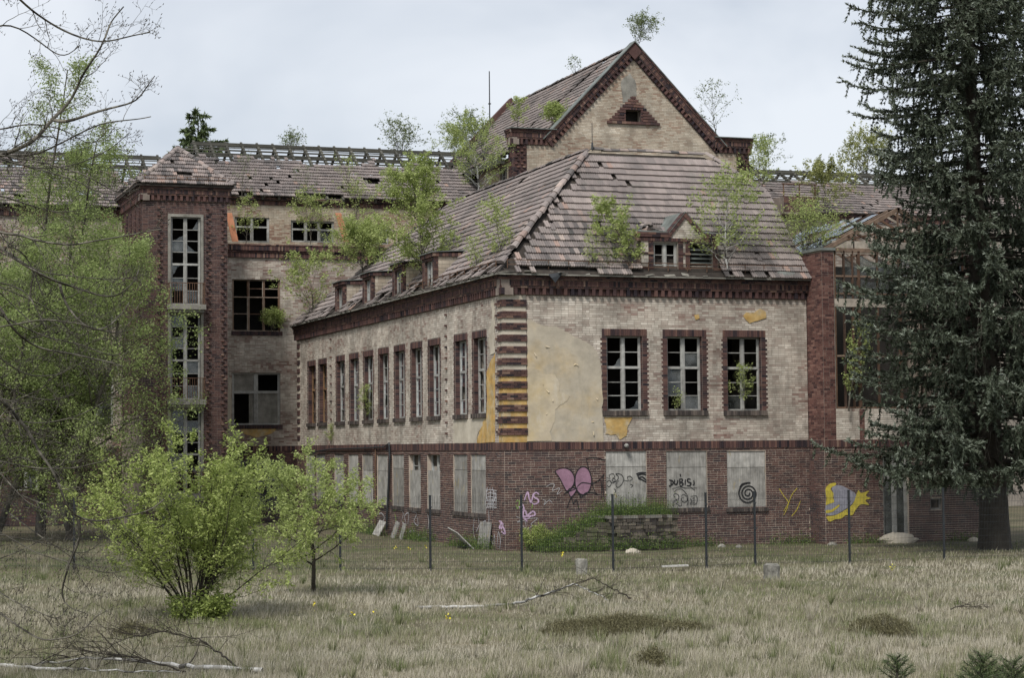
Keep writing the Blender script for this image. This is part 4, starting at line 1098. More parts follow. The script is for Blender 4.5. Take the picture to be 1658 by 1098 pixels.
mbk = MB(); cornice(pt, mbk, (0, TY, 0), X3, NF, TX0-0.15, TX1+0.15, TZ); cornice(pt, mbk, (TX0, 0, 0), Y3, NL, TY-0.15, 33, TZ); mbk.build('cornice', M_mort_dark, TOW)
pt.flush(twl)
mb = MB()
for h in sur[:3]:
    mb.box((h[0], TY-0.05, h[2]+0.3), (h[0]+0.12, TY+0.3, h[3])); mb.box((h[1]-0.12, TY-0.05, h[2]+0.3), (h[1], TY+0.3, h[3])); mb.box((h[0]+0.12, TY-0.05, h[3]-0.12), (h[1]-0.12, TY+0.3, h[3]))
mb.build('window_surround', M_stone, TOW)
for i, h in enumerate(tw):
    window(TOW, (0, TY, 0), X3, NF, *h, recess=0.12, transom=0.46, cols=2, up_bars=3, low_bars=2, glass=0.25, seed=450+i, mull=0.09, fr=0.06, bar=0.03)
    if i < 3:
        mb = MB(); z = h[2]; mb.box((h[0]-0.16, TY-0.55, z-0.24), (h[1]+0.14, TY-0.001, z-0.02)); mb.box((h[0]-0.1, TY-0.45, z-0.36), (h[1]+0.08, TY-0.001, z-0.241)); bal = mb.build('balcony', M_stone, TOW)
        mb = MB()
        for u in np.arange(h[0]-0.12, h[1]+0.12, 0.11): mb.bar((u, TY-0.5, z), (u+random.uniform(-.01, .01), TY-0.5, z+0.92), 0.02, 0.02)
        for y in (TY-0.3, TY-0.1): mb.bar((h[0]-0.12, y, z), (h[0]-0.12, y, z+0.92), 0.02, 0.02); mb.bar((h[1]+0.1, y, z), (h[1]+0.1, y, z+0.92), 0.02, 0.02)
        mb.bar((h[0]-0.14, TY-0.5, z+0.92), (h[1]+0.13, TY-0.5, z+0.92), 0.04, 0.03); mb.bar((h[0]-0.12, TY-0.5, z+0.92), (h[0]-0.12, TY, z+0.92), 0.03, 0.03); mb.bar((h[1]+0.1, TY-0.5, z+0.92), (h[1]+0.1, TY, z+0.92), 0.03, 0.03)
        mb.build('railing', M_rust, bal)
PK, PKZ, PKX = 28.1, 16.95, -5.78
mb = MB(); e0, e1, ez = TX0-0.25, TX1+0.25, 15.05
mb.poly([(e0, TY-0.25, ez), (e1, TY-0.25, ez), (PKX, PK, PKZ)]); mb.poly([(e1, TY-0.25, ez), (e1, 33, ez), (PKX, 33, PKZ), (PKX, PK, PKZ)]); mb.poly([(e0, TY-0.25, ez), (e0, 33, ez), (PKX, 33, PKZ), (PKX, PK, PKZ)])
mb.box((e0, TY-0.3, ez-0.06), (e1, TY-0.25, ez+0.02)); mb.box((e0-0.05, TY-0.3, ez-0.06), (e0, 33, ez+0.02)); mb.box((e0, TY-0.25, ez-0.07), (e1, 33, ez-0.03))
tr_ = mb.build('roof', M_deck, TOW)
tp = tile_pool(250); hp = hip_pool(40)
S = np.array([0, PK-TY+0.3, PKZ-ez]); L = np.linalg.norm(S)
tile_slope(tp, (0, TY-0.3, ez+0.05), X3, S/L, L, lambda s: (e0+(PKX-e0)*s/L, e1+(PKX-e1)*s/L), miss=lambda u, s: 1.0 if (-6.1 < u < -5.5 and 0.7 < s < 1.0) else 0.01, colf=tcol(95, -0.02), seed=21, jit=1.3)
S = np.array([PKX-e1, 0, PKZ-ez]); L_ = np.linalg.norm(S)
tile_slope(tp, (e1, 0, ez+0.05), -Y3, S/L_, L_, lambda s: (-33, -(TY-0.25+(PK-TY+0.25)*s/L_)), miss=lambda u, s: 0.02, colf=tcol(96, -0.02), seed=22)
S = np.array([PKX-e0, 0, PKZ-ez]); L_2 = np.linalg.norm(S)
tile_slope(tp, (e0, 0, ez+0.05), Y3, S/L_2, L_2, lambda s: (TY-0.25+(PK-TY+0.25)*s/L_2, 33), miss=lambda u, s: 0.02, colf=tcol(97, -0.02), seed=23)
tp.flush(tr_)
hip_tiles(hp, (e0, TY-0.25, ez+0.1), (PKX, PK, PKZ+0.1), seed=24); hip_tiles(hp, (e1, TY-0.25, ez+0.1), (PKX, PK, PKZ+0.1), seed=25); hip_tiles(hp, (PKX, PK, PKZ+0.1), (PKX, 33, PKZ+0.1), seed=26); hp.flush(tr_)
mb = MB()
for i in range(9): mb.bar((e0+0.3+i*0.47, TY-0.1, ez+0.1), (e0+0.3+i*0.47, TY-0.1, ez+0.42), 0.025, 0.025)
mb.bar((e0+0.2, TY-0.1, ez+0.4), (e1-0.3, TY-0.1, ez+0.4), 0.025, 0.025); mb.bar((e0+0.2, TY-0.1, ez+0.25), (e1-0.3, TY-0.1, ez+0.25), 0.025, 0.025); mb.build('snow_guard', M_rust, TOW)

# ------------------------------------------------------------------ glazed bay at the right
BY, BX0, BX1 = -1.15, XR+0.0, 17.3
BAY = thing('glazed_bay', 'red brick bay with rusty glazed gable roof right of the pavilion, behind the spruce', 'building', (14.2, 3, 0))
gd = (13.35, 14.35, 0.15, 3.05); gs = (15.2, 15.7, 1.1, 1.5)
glz = (11.62, 16.75, 4.62, 10.05)
mb = MB(); backing(mb, (0, BY, 0), X3, NF, BX0, BX1, -0.2, ZB, [gd, gs], thick=0.4); backing(mb, (BX0+0.005, 0, 0), Y3, NL, BY+0.4, 0.0, -0.2, ZB, thick=0.4); mb.box((BX1-0.4, BY+0.4, 0), (BX1, 13.9, 9.9)); mb.box((BX0+0.05, 13.5, 0), (BX1-0.4, 13.9, 9.9))
mb.box((BX0+0.41, 0.2, 3.3), (BX1-0.4, 13.5, 3.5))
bw = mb.build('plinth', M_mort_red, BAY)
mb = MB(); backing(mb, (0, BY+0.03, 0), X3, NF, BX0+0.03, BX1, ZB, 10.05, [glz], thick=0.4); backing(mb, (BX0+0.03, 0, 0), Y3, NL, BY+0.43, 1.2, ZB, 10.05, thick=0.4); bw2 = mb.build('wall', M_mort_pale, BAY)
pb = Pool('brick', 'clinker_brickwork', M_red, M_red1, limit=0); pb2 = Pool('brick', 'pier_brickwork', M_bay, M_bay1, limit=300); pb3 = Pool('brick', 'pale_brickwork', M_pale, M_pale1, limit=0)
brick_wall(pb, (0, BY, 0), X3, NF, BX0, BX1, 0, ZB-0.25, [gd, gs], colf=red_col(23), headers=0.1, L=0.262, joint=0.021); brick_wall(pb, (BX0, 0, 0), Y3, NL, BY, -0.03, 0, ZB-0.25, colf=red_col(24), headers=0.1, L=0.262, joint=0.021)
soldier(pb, (0, BY, 0), X3, NF, BX0, BX1, ZB-0.25, ZB, 0.03); soldier(pb, (BX0, 0, 0), Y3, NL, BY, 0, ZB-0.25, ZB, 0.03)
brick_wall(pb2, (0, BY+0.03, 0), X3, NF, BX0+0.03, 11.60, ZB, 10.0, headers=0.2, prio=1); brick_wall(pb2, (BX0+0.03, 0, 0), Y3, NL, BY+0.03, 1.2, ZB, 10.0, headers=0.2, prio=1); brick_wall(pb2, (0, BY+0.03, 0), X3, NF, 16.77, BX1, ZB, 10.0)
brick_wall(pb3, (0, BY+0.03, 0), X3, NF, 11.6, 16.77, ZB, glz[2]-0.02, [(12.5, 12.7, 0, 9)], colf=pale_col(25, 0.6)); brick_wall(pb2, (0, BY+0.03, 0), X3, NF, 12.5, 12.7, ZB, glz[2]-0.02, headers=0)
pb.flush(bw); pb2.flush(bw2); pb3.flush(bw2)
mb = MB(); mb.box((BX0-0.03, BY-0.03, 10.05), (11.66, 1.2, 10.14)); mb.build('pier_cap', M_zinc, BAY)
w = window(BAY, (0, BY, 0), X3, NF, *gd, recess=0.15, transom=0.72, cols=2, up_bars=0, low_bars=0, glass=0.9, seed=501, fr=0.08, mull=0.12, name='door')
window(BAY, (0, BY, 0), X3, NF, *gs, recess=0.15, transom=None, cols=1, low_bars=0, glass=0.0, seed=502)
mb = MB()
def gb(a, b, c, d, t=0.04, rr=0.6): mb.box((a, BY+0.10-t, c), (b, BY+0.10+t, d), rr)
for x in (11.64, 12.0, 12.33, 12.55, 13.3, 14.15, 15.0, 15.85, 16.69): gb(x, x+(0.09 if x in (12.55, 14.15, 15.85) else 0.05), glz[2], glz[3], 0.05, random.random())
for z in (glz[2], 6.4, 8.55, 9.15, 9.95): gb(11.62, 16.75, z, z+0.06, 0.04, random.random())
gb(11.62, 16.75, 8.12, 8.4, 0.06, 1.0)
rx, rz = 14.18, 11.55
P0, P1, P2 = np.array([11.3, BY+0.1, 10.08]), np.array([rx, BY+0.1, rz]), np.array([17.1, BY+0.1, 10.08])
for a, b in ((P0, P1), (P1, P2), (P0, P2)): mb.bar(a, b, 0.1, 0.14, rnd=0.7)
gb(11.62, 16.75, 10.05, 10.4, 0.03, 1.0)
for x in (12.4, 13.3, 14.15, 15.0, 15.9): gb(x, x+0.05, 10.1, 10.1+(rz-10.1)*(1-abs(x-rx)/2.9), 0.03)
gf = mb.build('glazing_frame', M_rust, BAY)
r_ = random.Random(77)
xsg = [11.69, 12.0, 12.6, 13.35, 14.2, 15.05, 15.9, 16.69]
for (za, zb) in ((8.61, 9.12), (9.21, 9.95), (8.4, 8.55)):
    for a, b in zip(xsg[:-1], xsg[1:]):
        if r_.random() < 0.8:
            mb = MB(); k = r_.uniform(0.5, 1.0); mb.prism([(a, BY+0.1, za), (b, BY+0.1, za), (b, BY+0.1, za+(zb-za)*r_.uniform(.5, 1)), ((a+b)/2, BY+0.1, za+(zb-za)*k), (a, BY+0.1, zb)], (0, 0.006, 0)); mb.build('pane', M_glass, gf)
mb = MB()                                           # glazing bars of the roof
for i in range(13):
    y = BY+0.1+i*0.62
    for sg in (-1, 1): mb.bar((rx+sg*2.95, y, 10.06), (rx, y, rz+0.03), 0.06, 0.08, rnd=r_.random())
for t in (0.0, 0.33, 0.66, 1.0):
    for sg in (-1, 1): mb.bar((rx+sg*2.95*(1-t), BY, 10.08+(rz-10.06)*t), (rx+sg*2.95*(1-t), BY+7.6, 10.08+(rz-10.06)*t), 0.06, 0.06, rnd=0.5)
br_ = mb.build('roof', M_rust, BAY)
for i in range(12):
    for k in range(3):
        if r_.random() < 0.6:
            y = BY+0.13+i*0.62; t0, t1 = k*0.33, k*0.33+0.33*r_.uniform(0.5, 1)
            p = lambda t, yy: np.array([rx-2.95*(1-t), yy, 10.16+(rz-10.06)*t])
            mb = MB(); mb.prism([p(t0, y), p(t0, y+0.56), p(t1, y+0.56), p(t1*0.9+t0*0.1, y)], (0, 0, 0.006)); mb.build('pane', M_glass, br_)
mb = MB(); mb.box((11.7, 3.0, 3.5), (16.8, 3.2, 9.9)); mb.build('interior', M_room, BAY)

# ================================================================== plants
def leafmat(name, stops, transl=0.45, rough=0.6):
    return material(name, stops, rough=rough, weather=0, bump=0, transl=transl, spec=0.3)
M_birch = leafmat('birch_leaf', [(0.0, (0.22, 0.27, 0.085)), (0.5, (0.39, 0.46, 0.16)), (1.0, (0.53, 0.58, 0.26))])
M_bush = leafmat('bush_leaf', [(0.0, (0.17, 0.225, 0.06)), (0.5, (0.36, 0.43, 0.125)), (1.0, (0.55, 0.60, 0.25))])
M_budleaf = leafmat('bud_leaf', [(0.0, (0.15, 0.20, 0.065)), (0.5, (0.28, 0.35, 0.125)), (1.0, (0.42, 0.48, 0.20))])
M_olive = leafmat('olive_leaf', [(0.0, (0.18, 0.20, 0.07)), (0.6, (0.33, 0.35, 0.13)), (1.0, (0.45, 0.45, 0.20))])
M_greyleaf = leafmat('grey_green_leaf', [(0.0, (0.13, 0.165, 0.075)), (1.0, (0.27, 0.32, 0.15))])
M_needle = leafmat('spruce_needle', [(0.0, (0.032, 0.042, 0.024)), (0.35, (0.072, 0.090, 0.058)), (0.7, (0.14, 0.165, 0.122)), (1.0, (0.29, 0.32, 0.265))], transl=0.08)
M_pine = leafmat('pine_needle', [(0.0, (0.05, 0.075, 0.03)), (1.0, (0.16, 0.21, 0.08))], transl=0.1)
M_bark = material('grey_bark', [(0.0, (0.06, 0.052, 0.042)), (1.0, (0.15, 0.135, 0.11))], weather=0.35, wscale=5, bump=0.5, bscale=30)
M_barkd = material('dark_bark', [(0.0, (0.028, 0.023, 0.018)), (1.0, (0.07, 0.06, 0.046))], weather=0.35, wscale=5, bump=0.6, bscale=25)
M_barkp = material('pale_limb_bark', [(0.0, (0.04, 0.036, 0.028)), (1.0, (0.19, 0.175, 0.14))], weather=0.5, wscale=2.5, bump=0.4, bscale=30)
M_birchbark = material('birch_bark', [(0.0, (0.05, 0.045, 0.04)), (0.35, (0.35, 0.34, 0.31)), (1.0, (0.56, 0.55, 0.52))], weather=0.45, wscale=7)

def leaves(mb, pos, size, r, up=0.4, aspect=0.55, rnd=None):
    n = len(pos)
    if n == 0: return
    size = np.broadcast_to(size, n)*r.uniform(0.65, 1.3, n)
    nr = r.normal(0, 1, (n, 3)); nr[:, 2] = np.abs(nr[:, 2])+up; nr /= np.linalg.norm(nr, axis=1)[:, None]
    a = np.cross(nr, r.normal(0, 1, (n, 3))); a /= np.linalg.norm(a, axis=1)[:, None]; b = np.cross(nr, a)
    L = (size/2)[:, None]; w = L*aspect
    v = np.stack([pos-a*L, pos-a*L*0.1+b*w+nr*w*0.3, pos+a*L, pos-a*L*0.1-b*w+nr*w*0.3], 1)
    mb.batch(v, [(0, 1, 2), (0, 2, 3)], r.random(n) if rnd is None else rnd)

def skel(segs, tw, p, d, L, r0, lv, spec, r):
    sp = spec[lv]; n = max(2 if lv == len(spec)-1 else 3, int(L/sp.get('step', 0.25))); d = nrm(d); pts = [np.array(p, float)]
    up = np.array([0, 0, sp.get('up', 0.0)])
    for i in range(n):
        d = nrm(d+r.normal(0, sp.get('wig', 0.08), 3)+up/n*3); pts.append(pts[-1]+d*L/n)
    rad = r0*(1-sp.get('taper', 0.85)*np.linspace(0, 1, n+1))
    for i in range(n): segs.append((pts[i], pts[i+1], rad[i], rad[i+1]))
    if lv+1 < len(spec):
        k = sp['kids']; st = sp.get('start', 0.25); az = r.random()*6.28
        for j in range(k):
            t = st+(1-st)*(j+r.random())/k; f = t*n; i = min(int(f), n-1); q = pts[i]+(pts[i+1]-pts[i])*(f-i)
            dd = nrm(pts[i+1]-pts[i]); az += 2.4+r.normal(0, 0.4)
            s = nrm(np.cross(dd, [0.3, 0.2, 1.0])); e = np.cross(dd, s)
            an = math.radians(sp.get('ang', 50)+r.normal(0, 9))
            cd = dd*math.cos(an)+(s*math.cos(az)+e*math.sin(az))*math.sin(an)
            shp = sp['shape'](t) if 'shape' in sp else (1-0.6*t)
            skel(segs, tw, q, cd, max(0.12, L*sp.get('ratio', 0.4)*shp*r.uniform(0.75, 1.25)), max(0.003, (r0*(1-sp.get('taper', 0.85)*t))*sp.get('rr', 0.55)), lv+1, spec, r)
    if lv >= len(spec)-2: tw.append((np.array(pts), lv))

def tubes_of(mb, segs, k=5, rnd=None, r=None):
    P0 = np.array([s[0] for s in segs]); P1 = np.array([s[1] for s in segs]); R0 = np.array([s[2] for s in segs]); R1 = np.array([s[3] for s in segs])
    big = R0 > 0.022
    rn = (r or rs).random(len(segs))
    if big.any(): mb.tubes(P0[big], P1[big], R0[big], R1[big], k+2, rn[big])
    if (~big).any(): mb.tubes(P0[~big], P1[~big], R0[~big], R1[~big], 3, rn[~big])

def twig_points(tw, per, r, last, spread, from_=0.15):
    out = []
    for pts, lv in tw:
        k = per if lv == last else max(1, int(per*0.35))
        t = r.uniform(from_ if lv == last else 0.6, 1.0, k)*(len(pts)-1); i = np.minimum(t.astype(int), len(pts)-2); f = (t-i)[:, None]
        out.append(pts[i]*(1-f)+pts[i+1]*f+r.normal(0, spread, (k, 3)))
    return np.concatenate(out) if out else np.zeros((0, 3))

def plant(name, label, cat, base, H, spec, per, leaf, mat, bark, seed, spread=0.04, r0=None, lean=(0, 0, 1), group=None, up=0.4, stems=1, fan=0.3, rndshift=0.0, aspect=0.55):
    r = np.random.default_rng(seed); base = np.asarray(base, float)
    root = thing(name, label, cat, tuple(base), group)
    segs, tw = [], []
    for i in range(stems):
        d = np.array(lean, float)
        if stems > 1:
            a = i*2.4+r.random(); d = d+np.array([math.cos(a), math.sin(a), 0])*fan*r.uniform(0.2, 1.15)
        skel(segs, tw, base+(r.normal(0, 0.06*(stems > 1), 3)*[1, 1, 0])-Z3*0.05, d, H*(r.uniform(0.75, 1.05) if stems > 1 else 1), r0 or H*0.011, 0, spec, r)
    mb = MB(); tubes_of(mb, segs, r=r); mb.build('trunk' if stems == 1 else 'stems', bark, root, smooth=True)
    mb = MB(); pos = twig_points(tw, per, r, len(spec)-1, spread)
    leaves(mb, pos, leaf, r, up=up, rnd=np.clip(r.normal(0.5+rndshift, 0.22, len(pos)), 0, 1), aspect=aspect); mb.build('crown', mat, root)
    return root

def birch_spec(w=0.32, kids=16, dens=4): 
    return [dict(kids=kids, ratio=w, ang=48, up=0.10, wig=0.06, start=0.12, step=0.2, shape=lambda t: 0.55+1.0*t-1.25*t*t), dict(kids=dens, ratio=0.5, ang=40, up=0.06, wig=0.12, start=0.2, step=0.12), dict(up=0.0, wig=0.15, step=0.1)]

SAP = [ # name, label, foot (photo), plane, top y, width px, leaf, mat, twigs, leaves per twig
 ('birch_tree', 'largest light green birch growing from the pavilion eaves between its side dormers', (686, 473), ('X', 0.35), 258, 95, 0.085, M_birch, (30, 8), 17),
 ('birch_tree', 'birch with white stem growing where rear wing roof meets the tall hall', (776, 322), ('Y', 27.0), 196, 80, 0.075, M_birch, (24, 6), 13),
 ('birch_sapling', 'wide leafy sapling at the far end of the pavilion eaves beside the rusty window', (508, 532), ('X', 0.1), 418, 92, 0.09, M_birch, (19, 5), 11),
 ('birch_sapling', 'low leafy sapling behind the farthest side dormer of the pavilion', (590, 445), ('X', 1.8), 368, 80, 0.085, M_birch, (16, 5), 10),
 ('birch_sapling', 'thin sapling on the terrace ledge next to the stair tower', (398, 394), ('Y', 31.6), 322, 42, 0.075, M_birch, (11, 3), 7),
 ('birch_sapling', 'bushy sapling on the terrace ledge before the middle upper window', (503, 394), ('Y', 31.6), 318, 60, 0.08, M_birch, (15, 4), 9),
 ('birch_sapling', 'sapling on the terrace ledge beside the right slanting red board', (580, 398), ('Y', 31.6), 300, 62, 0.08, M_birch, (14, 4), 8),
 ('birch_sapling', 'faint twiggy sapling on the rear wing roof above the tower side window', (392, 322), ('Y', 32.2), 248, 34, 0.06, M_greyleaf, (11, 3), 5),
 ('birch_sapling', 'faint twiggy sapling on the rear wing roof, middle of three', (496, 322), ('Y', 32.4), 268, 36, 0.06, M_greyleaf, (10, 3), 5),
 ('birch_sapling', 'faint twiggy sapling on the rear wing roof above the right red board', (566, 322), ('Y', 32.4), 255, 44, 0.06, M_birch, (11, 3), 5),
 ('birch_sapling', 'dense young birch on the front eaves just left of the gabled dormer', (1023, 449), ('Y', -0.15), 312, 58, 0.085, M_birch, (20, 5), 9),
 ('birch_sapling', 'tall airy birch on the front eaves just right of the gabled dormer', (1180, 456), ('Y', -0.15), 288, 108, 0.085, M_birch, (22, 5), 9),
 ('birch_sapling', 'slender birch on the pavilion side roof left of the front hip', (812, 432), ('X', 0.5), 318, 52, 0.075, M_birch, (15, 4), 7),
 ('birch_sapling', 'small birch sprig on the side eaves between hip and nearest dormer', (772, 440), ('X', 0.15), 384, 26, 0.06, M_birch, (9, 3), 6),
 ('birch_sapling', 'tiny sapling low on the front roof far left of the dormer', (957, 436), ('Y', 0.0), 376, 28, 0.055, M_birch, (9, 3), 5),
 ('birch_sapling', 'tiny twiggy sapling on the front roof between two others, left of dormer', (985, 444), ('Y', -0.1), 404, 30, 0.05, M_greyleaf, (8, 3), 5),
 ('willow_bush', 'spreading shrub rooted in the gutter beside the red brick pier', (1312, 428), ('Y', 0.3), 330, 112, 0.065, M_birch, (11, 4), 4),
 ('maple_sapling', 'olive leaved tree on the right rear roof above the gutter shrub', (1338, 345), ('Y', 29.5), 272, 110, 0.12, M_olive, (18, 5), 10),
 ('birch_sapling', 'young birch filling the corner right of the hall gable', (1232, 318), ('Y', 27.5), 222, 52, 0.075, M_birch, (18, 5), 10),
 ('birch_sapling', 'grey green sapling on the right shoulder of the hall gable against the sky', (1160, 224), ('Y', 28.1), 140, 62, 0.085, M_greyleaf, (13, 4), 7),
 ('birch_sapling', 'little leaning sapling on the peak of the hall gable', (1030, 73), ('Y', 28.1), 27, 44, 0.085, M_greyleaf, (9, 4), 8),
 ('birch_sapling', 'small sprig on the hall ridge left of the gable peak', (932, 125), ('X', 16.4), 93, 24, 0.08, M_greyleaf, (7, 3), 6),
 ('birch_sapling', 'green sprout on the hall roof just above the left shoulder', (895, 206), ('X', 12.6), 166, 38, 0.08, M_birch, (9, 4), 9),
 ('birch_sapling', 'green sprout on the hall roof nearer its rear parapet', (838, 206), ('X', 12.3), 160, 26, 0.08, M_birch, (9, 4), 8),
 ('birch_tree', 'grey green treetop showing behind the rear wing ridge near the hall', (757, 262), ('Y', 40.0), 190, 75, 0.10, M_greyleaf, (15, 5), 8),
 ('birch_tree', 'sparse twin treetop showing behind the middle of the rear wing ridge', (648, 262), ('Y', 41.0), 204, 62, 0.10, M_greyleaf, (12, 4), 6),
 ('birch_tree', 'small twiggy treetop behind the rear wing ridge near the tower', (473, 250), ('Y', 41.0), 215, 34, 0.09, M_greyleaf, (9, 3), 5),
 ('birch_tree', 'pale green treetop right of the hall, behind the right rear ridge', (1245, 275), ('Y', 42.0), 222, 40, 0.10, M_greyleaf, (12, 4), 7),
 ('maple_tree', 'thin olive treetop behind the ridge beside the spruce', (1402, 300), ('Y', 41.0), 218, 75, 0.12, M_olive, (14, 4), 7),
 ('climbing_shrub', 'leafy climber growing through the rusty glazing of the bay', (1374, 664), ('Y', -1.35), 512, 42, 0.075, M_birch, (16, 3), 8),
 ('sprout', 'leafy shoots standing in the right front window', (1206, 664), ('Y', -0.02), 590, 34, 0.06, M_birch, (9, 3), 8),
 ('sprout', 'tiny leafy shoot in the middle front window', (1098, 664), ('Y', -0.02), 632, 10, 0.05, M_birch, (5, 2), 6),
 ('sprout', 'green shoots in the long side, third narrow window from the far pair', (592, 677), ('X', -0.04), 622, 16, 0.06, M_birch, (8, 3), 7),
 ('sprout', 'leafy shoots in the rusty window of the rear wing', (440, 536), ('Y', 30.93), 498, 34, 0.08, M_birch, (8, 3), 8),
 ('sprout', 'weed growing from the belt course at the far end of the long side', (536, 718), ('X', -0.08), 688, 15, 0.05, M_birch, (7, 3), 7),
]
for i, (nm, lb_, ft, pl, ty, wpx, lf, mt, (k1, k2), per) in enumerate(SAP):
    k1 = int(k1*1.5); per = int(per*(1.25 if mt is M_greyleaf else 2.3)); lf *= 1.12
    P = onY(ft[0], ft[1], pl[1]) if pl[0] == 'Y' else onX(ft[0], ft[1], pl[1])
    d = proj(P)[2][0]; sc_ = FOC/d; Hh = (ft[1]-ty)/sc_; w = (wpx/sc_/2)/Hh
    cat_ = 'tree' if nm.endswith('tree') else 'sapling'
    multi = nm in ('willow_bush',)
    plant(nm, lb_, cat_, P, Hh*(0.95 if not multi else 0.9), birch_spec(clamp(w*2.3, 0.3, 1.1), k1, k2), per, lf, mt, M_birchbark if 'white' in lb_ or 'airy' in lb_ else M_bark, 700+i, spread=0.06,
          r0=max(0.02, Hh*0.011), stems=7 if multi else (3 if w > 0.42 and nm != 'maple_sapling' else 1), fan=0.55 if multi else 0.3, lean=(0.25, 0, 1) if 'leaning' in lb_ else (0, 0, 1), group='plants growing on the ruin')

def tufts(mb, P, D, n, r, length=0.11, width=0.022, tip=None, spread=0.85):
    """needle tufts round twig points"""
    P = np.repeat(P, n, 0); D = np.repeat(D, n, 0); k = len(P)
    d = D*0.7+r.normal(0, spread*0.5, (k, 3)); d /= np.linalg.norm(d, axis=1)[:, None]
    s = np.cross(d, r.normal(0, 1, (k, 3))); s /= np.linalg.norm(s, axis=1)[:, None]
    L = length*r.uniform(0.6, 1.25, k)[:, None]; w = width*r.uniform(0.7, 1.2, k)[:, None]
    P = P+r.normal(0, 0.012, (k, 3))
    v = np.stack([P-s*w, P+s*w, P+d*L], 1)
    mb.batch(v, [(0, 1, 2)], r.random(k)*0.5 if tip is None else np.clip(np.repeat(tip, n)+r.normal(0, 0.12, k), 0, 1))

def spruce(name, label, base, top, H, len_f, z0, seed, dz_=0.40, per=5, mat=M_needle, trunk_r=0.5, zmax=None, node=0.085, ntuft=5, tl=0.12, tw_=0.024, droop=0.34, dead=0):
    r = np.random.default_rng(seed); base = np.asarray(base, float); root = thing(name, label, 'tree', tuple(base)); top = np.asarray(top, float)
    ax = lambda z: base+(top-base)*(z/H)
    mb = MB(); zs_ = np.linspace(0, H, 30)
    rad = trunk_r*(1-zs_/H)**0.9*0.85+0.02; rad[0] *= 1.2
    P = np.array([ax(z) for z in zs_])+r.normal(0, 0.025, (30, 3))*[1, 1, 0]; P[0] -= Z3*0.15
    k_ = 14; an = np.arange(k_)*2*math.pi/k_; V = []; F = []
    for j in range(30):
        rr_ = rad[j]*(1+0.06*np.cos(an*3+j*0.35)+r.normal(0, 0.02, k_)+(0.12*np.cos(an*5) if j == 0 else 0)); V.append(P[j]+np.stack([np.cos(an)*rr_, np.sin(an)*rr_, 0*an], 1))
    for j in range(29): F += [(j*k_+i, j*k_+(i+1) % k_, (j+1)*k_+(i+1) % k_, (j+1)*k_+i) for i in range(k_)]
    mb.add(np.concatenate(V), F); mb.build('trunk', M_barkd, root, smooth=True)
    segs = []; NP, ND, NT = [], [], []
    z = z0
    while z < (zmax or H-0.4):
        a0 = r.random()*6.28; nb = per+r.integers(-1, 2)
        for b in range(nb):
            a = a0+b*6.283/nb+r.normal(0, 0.25); L = len_f(z)*r.uniform(0.62, 1.16); zb = z+r.normal(0, 0.2)
            h = np.array([math.cos(a), math.sin(a), 0]); sd = np.array([-h[1], h[0], 0])
            n = 14; t = np.linspace(0, 1, n+1); dr = droop*r.uniform(0.7, 1.3)
            zz_ = L*(0.10*t-dr*t**1.7+(dr*0.75)*t**4); bend = r.normal(0, 0.09)*L
            pts = ax(zb)+h*(L*t)[:, None]+Z3*zz_[:, None]+sd*(bend*t*t)[:, None]
            br = np.linspace(0.055, 0.010, n+1)*L/4
            for i in range(n): segs.append((pts[i], pts[i+1], br[i], br[i+1]))
            bare = r.uniform(0.14, 0.42)
            # needles along the outer part of the limb itself
            for tt in np.arange(bare, 1.0, node/L):
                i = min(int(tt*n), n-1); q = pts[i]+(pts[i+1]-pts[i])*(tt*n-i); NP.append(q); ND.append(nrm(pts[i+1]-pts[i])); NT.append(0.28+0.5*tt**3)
            m = int(L*(1-bare)/0.17)
            for j in range(m):
                tt = bare+(1-bare)*(j+r.random())/m; i = min(int(tt*n), n-1); q = pts[i]+(pts[i+1]-pts[i])*(tt*n-i); dd = nrm(pts[i+1]-pts[i])
                for sg in (-1, 1):
                    hang = r.random() < 0.5*(1-tt)+0.25
                    if hang: d2 = nrm(sd*sg*0.35+dd*0.25-Z3*r.uniform(0.8, 1.5)+r.normal(0, 0.12, 3)); l2 = r.uniform(0.35, 0.95)*(1.15-0.5*tt)
                    else: d2 = nrm(sd*sg*0.85+dd*0.75-Z3*0.25+r.normal(0, 0.15, 3)); l2 = r.uniform(0.3, 0.7)*(1.3-0.8*tt)*min(1, L/3.5)
                    k = max(2, int(l2/node)); cur = 0 if hang else 0.25
                    f = np.linspace(0, 1, k); pp_ = q+d2*(l2*f)[:, None]+Z3*(cur*l2*f*f*0.6)[:, None]
                    segs.append((q, pp_[-1], 0.008, 0.004))
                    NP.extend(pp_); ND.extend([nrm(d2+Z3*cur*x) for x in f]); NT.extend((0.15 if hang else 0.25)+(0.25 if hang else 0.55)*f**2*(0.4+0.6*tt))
        z += dz_*r.uniform(0.8, 1.2)
    mb = MB(); tubes_of(mb, segs, r=r); mb.build('branches', M_barkd, root)
    if dead:                                       # dead inner twigs hanging round the lower trunk
        ds, dt_ = [], []
        for k in range(dead):
            zb = r.uniform(2.6, 8.5); a = r.uniform(0, 6.28); h = np.array([math.cos(a), math.sin(a), 0.1]); p0 = ax(zb)+h*r.uniform(0.2, 2.2)
            skel(ds, dt_, p0, h*0.6-Z3*r.uniform(0.3, 1.2), r.uniform(0.8, 2.2), 0.016, 0, [dict(kids=5, ratio=0.45, ang=35, up=-0.10, wig=0.10, step=0.2, rr=0.6), dict(up=-0.15, wig=0.14, step=0.2)], r)
        mb = MB(); tubes_of(mb, ds, r=r); mb.build('dead_twigs', M_bark, root)
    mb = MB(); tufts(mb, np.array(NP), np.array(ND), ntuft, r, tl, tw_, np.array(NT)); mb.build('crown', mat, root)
    return root
sb = onZ(1612, 890); dS = proj(sb)[2][0]; st_ = atD(1562, 0, dS*1.0); Hs = 25.0; top_ = sb+(st_-sb)/(st_[2])*Hs
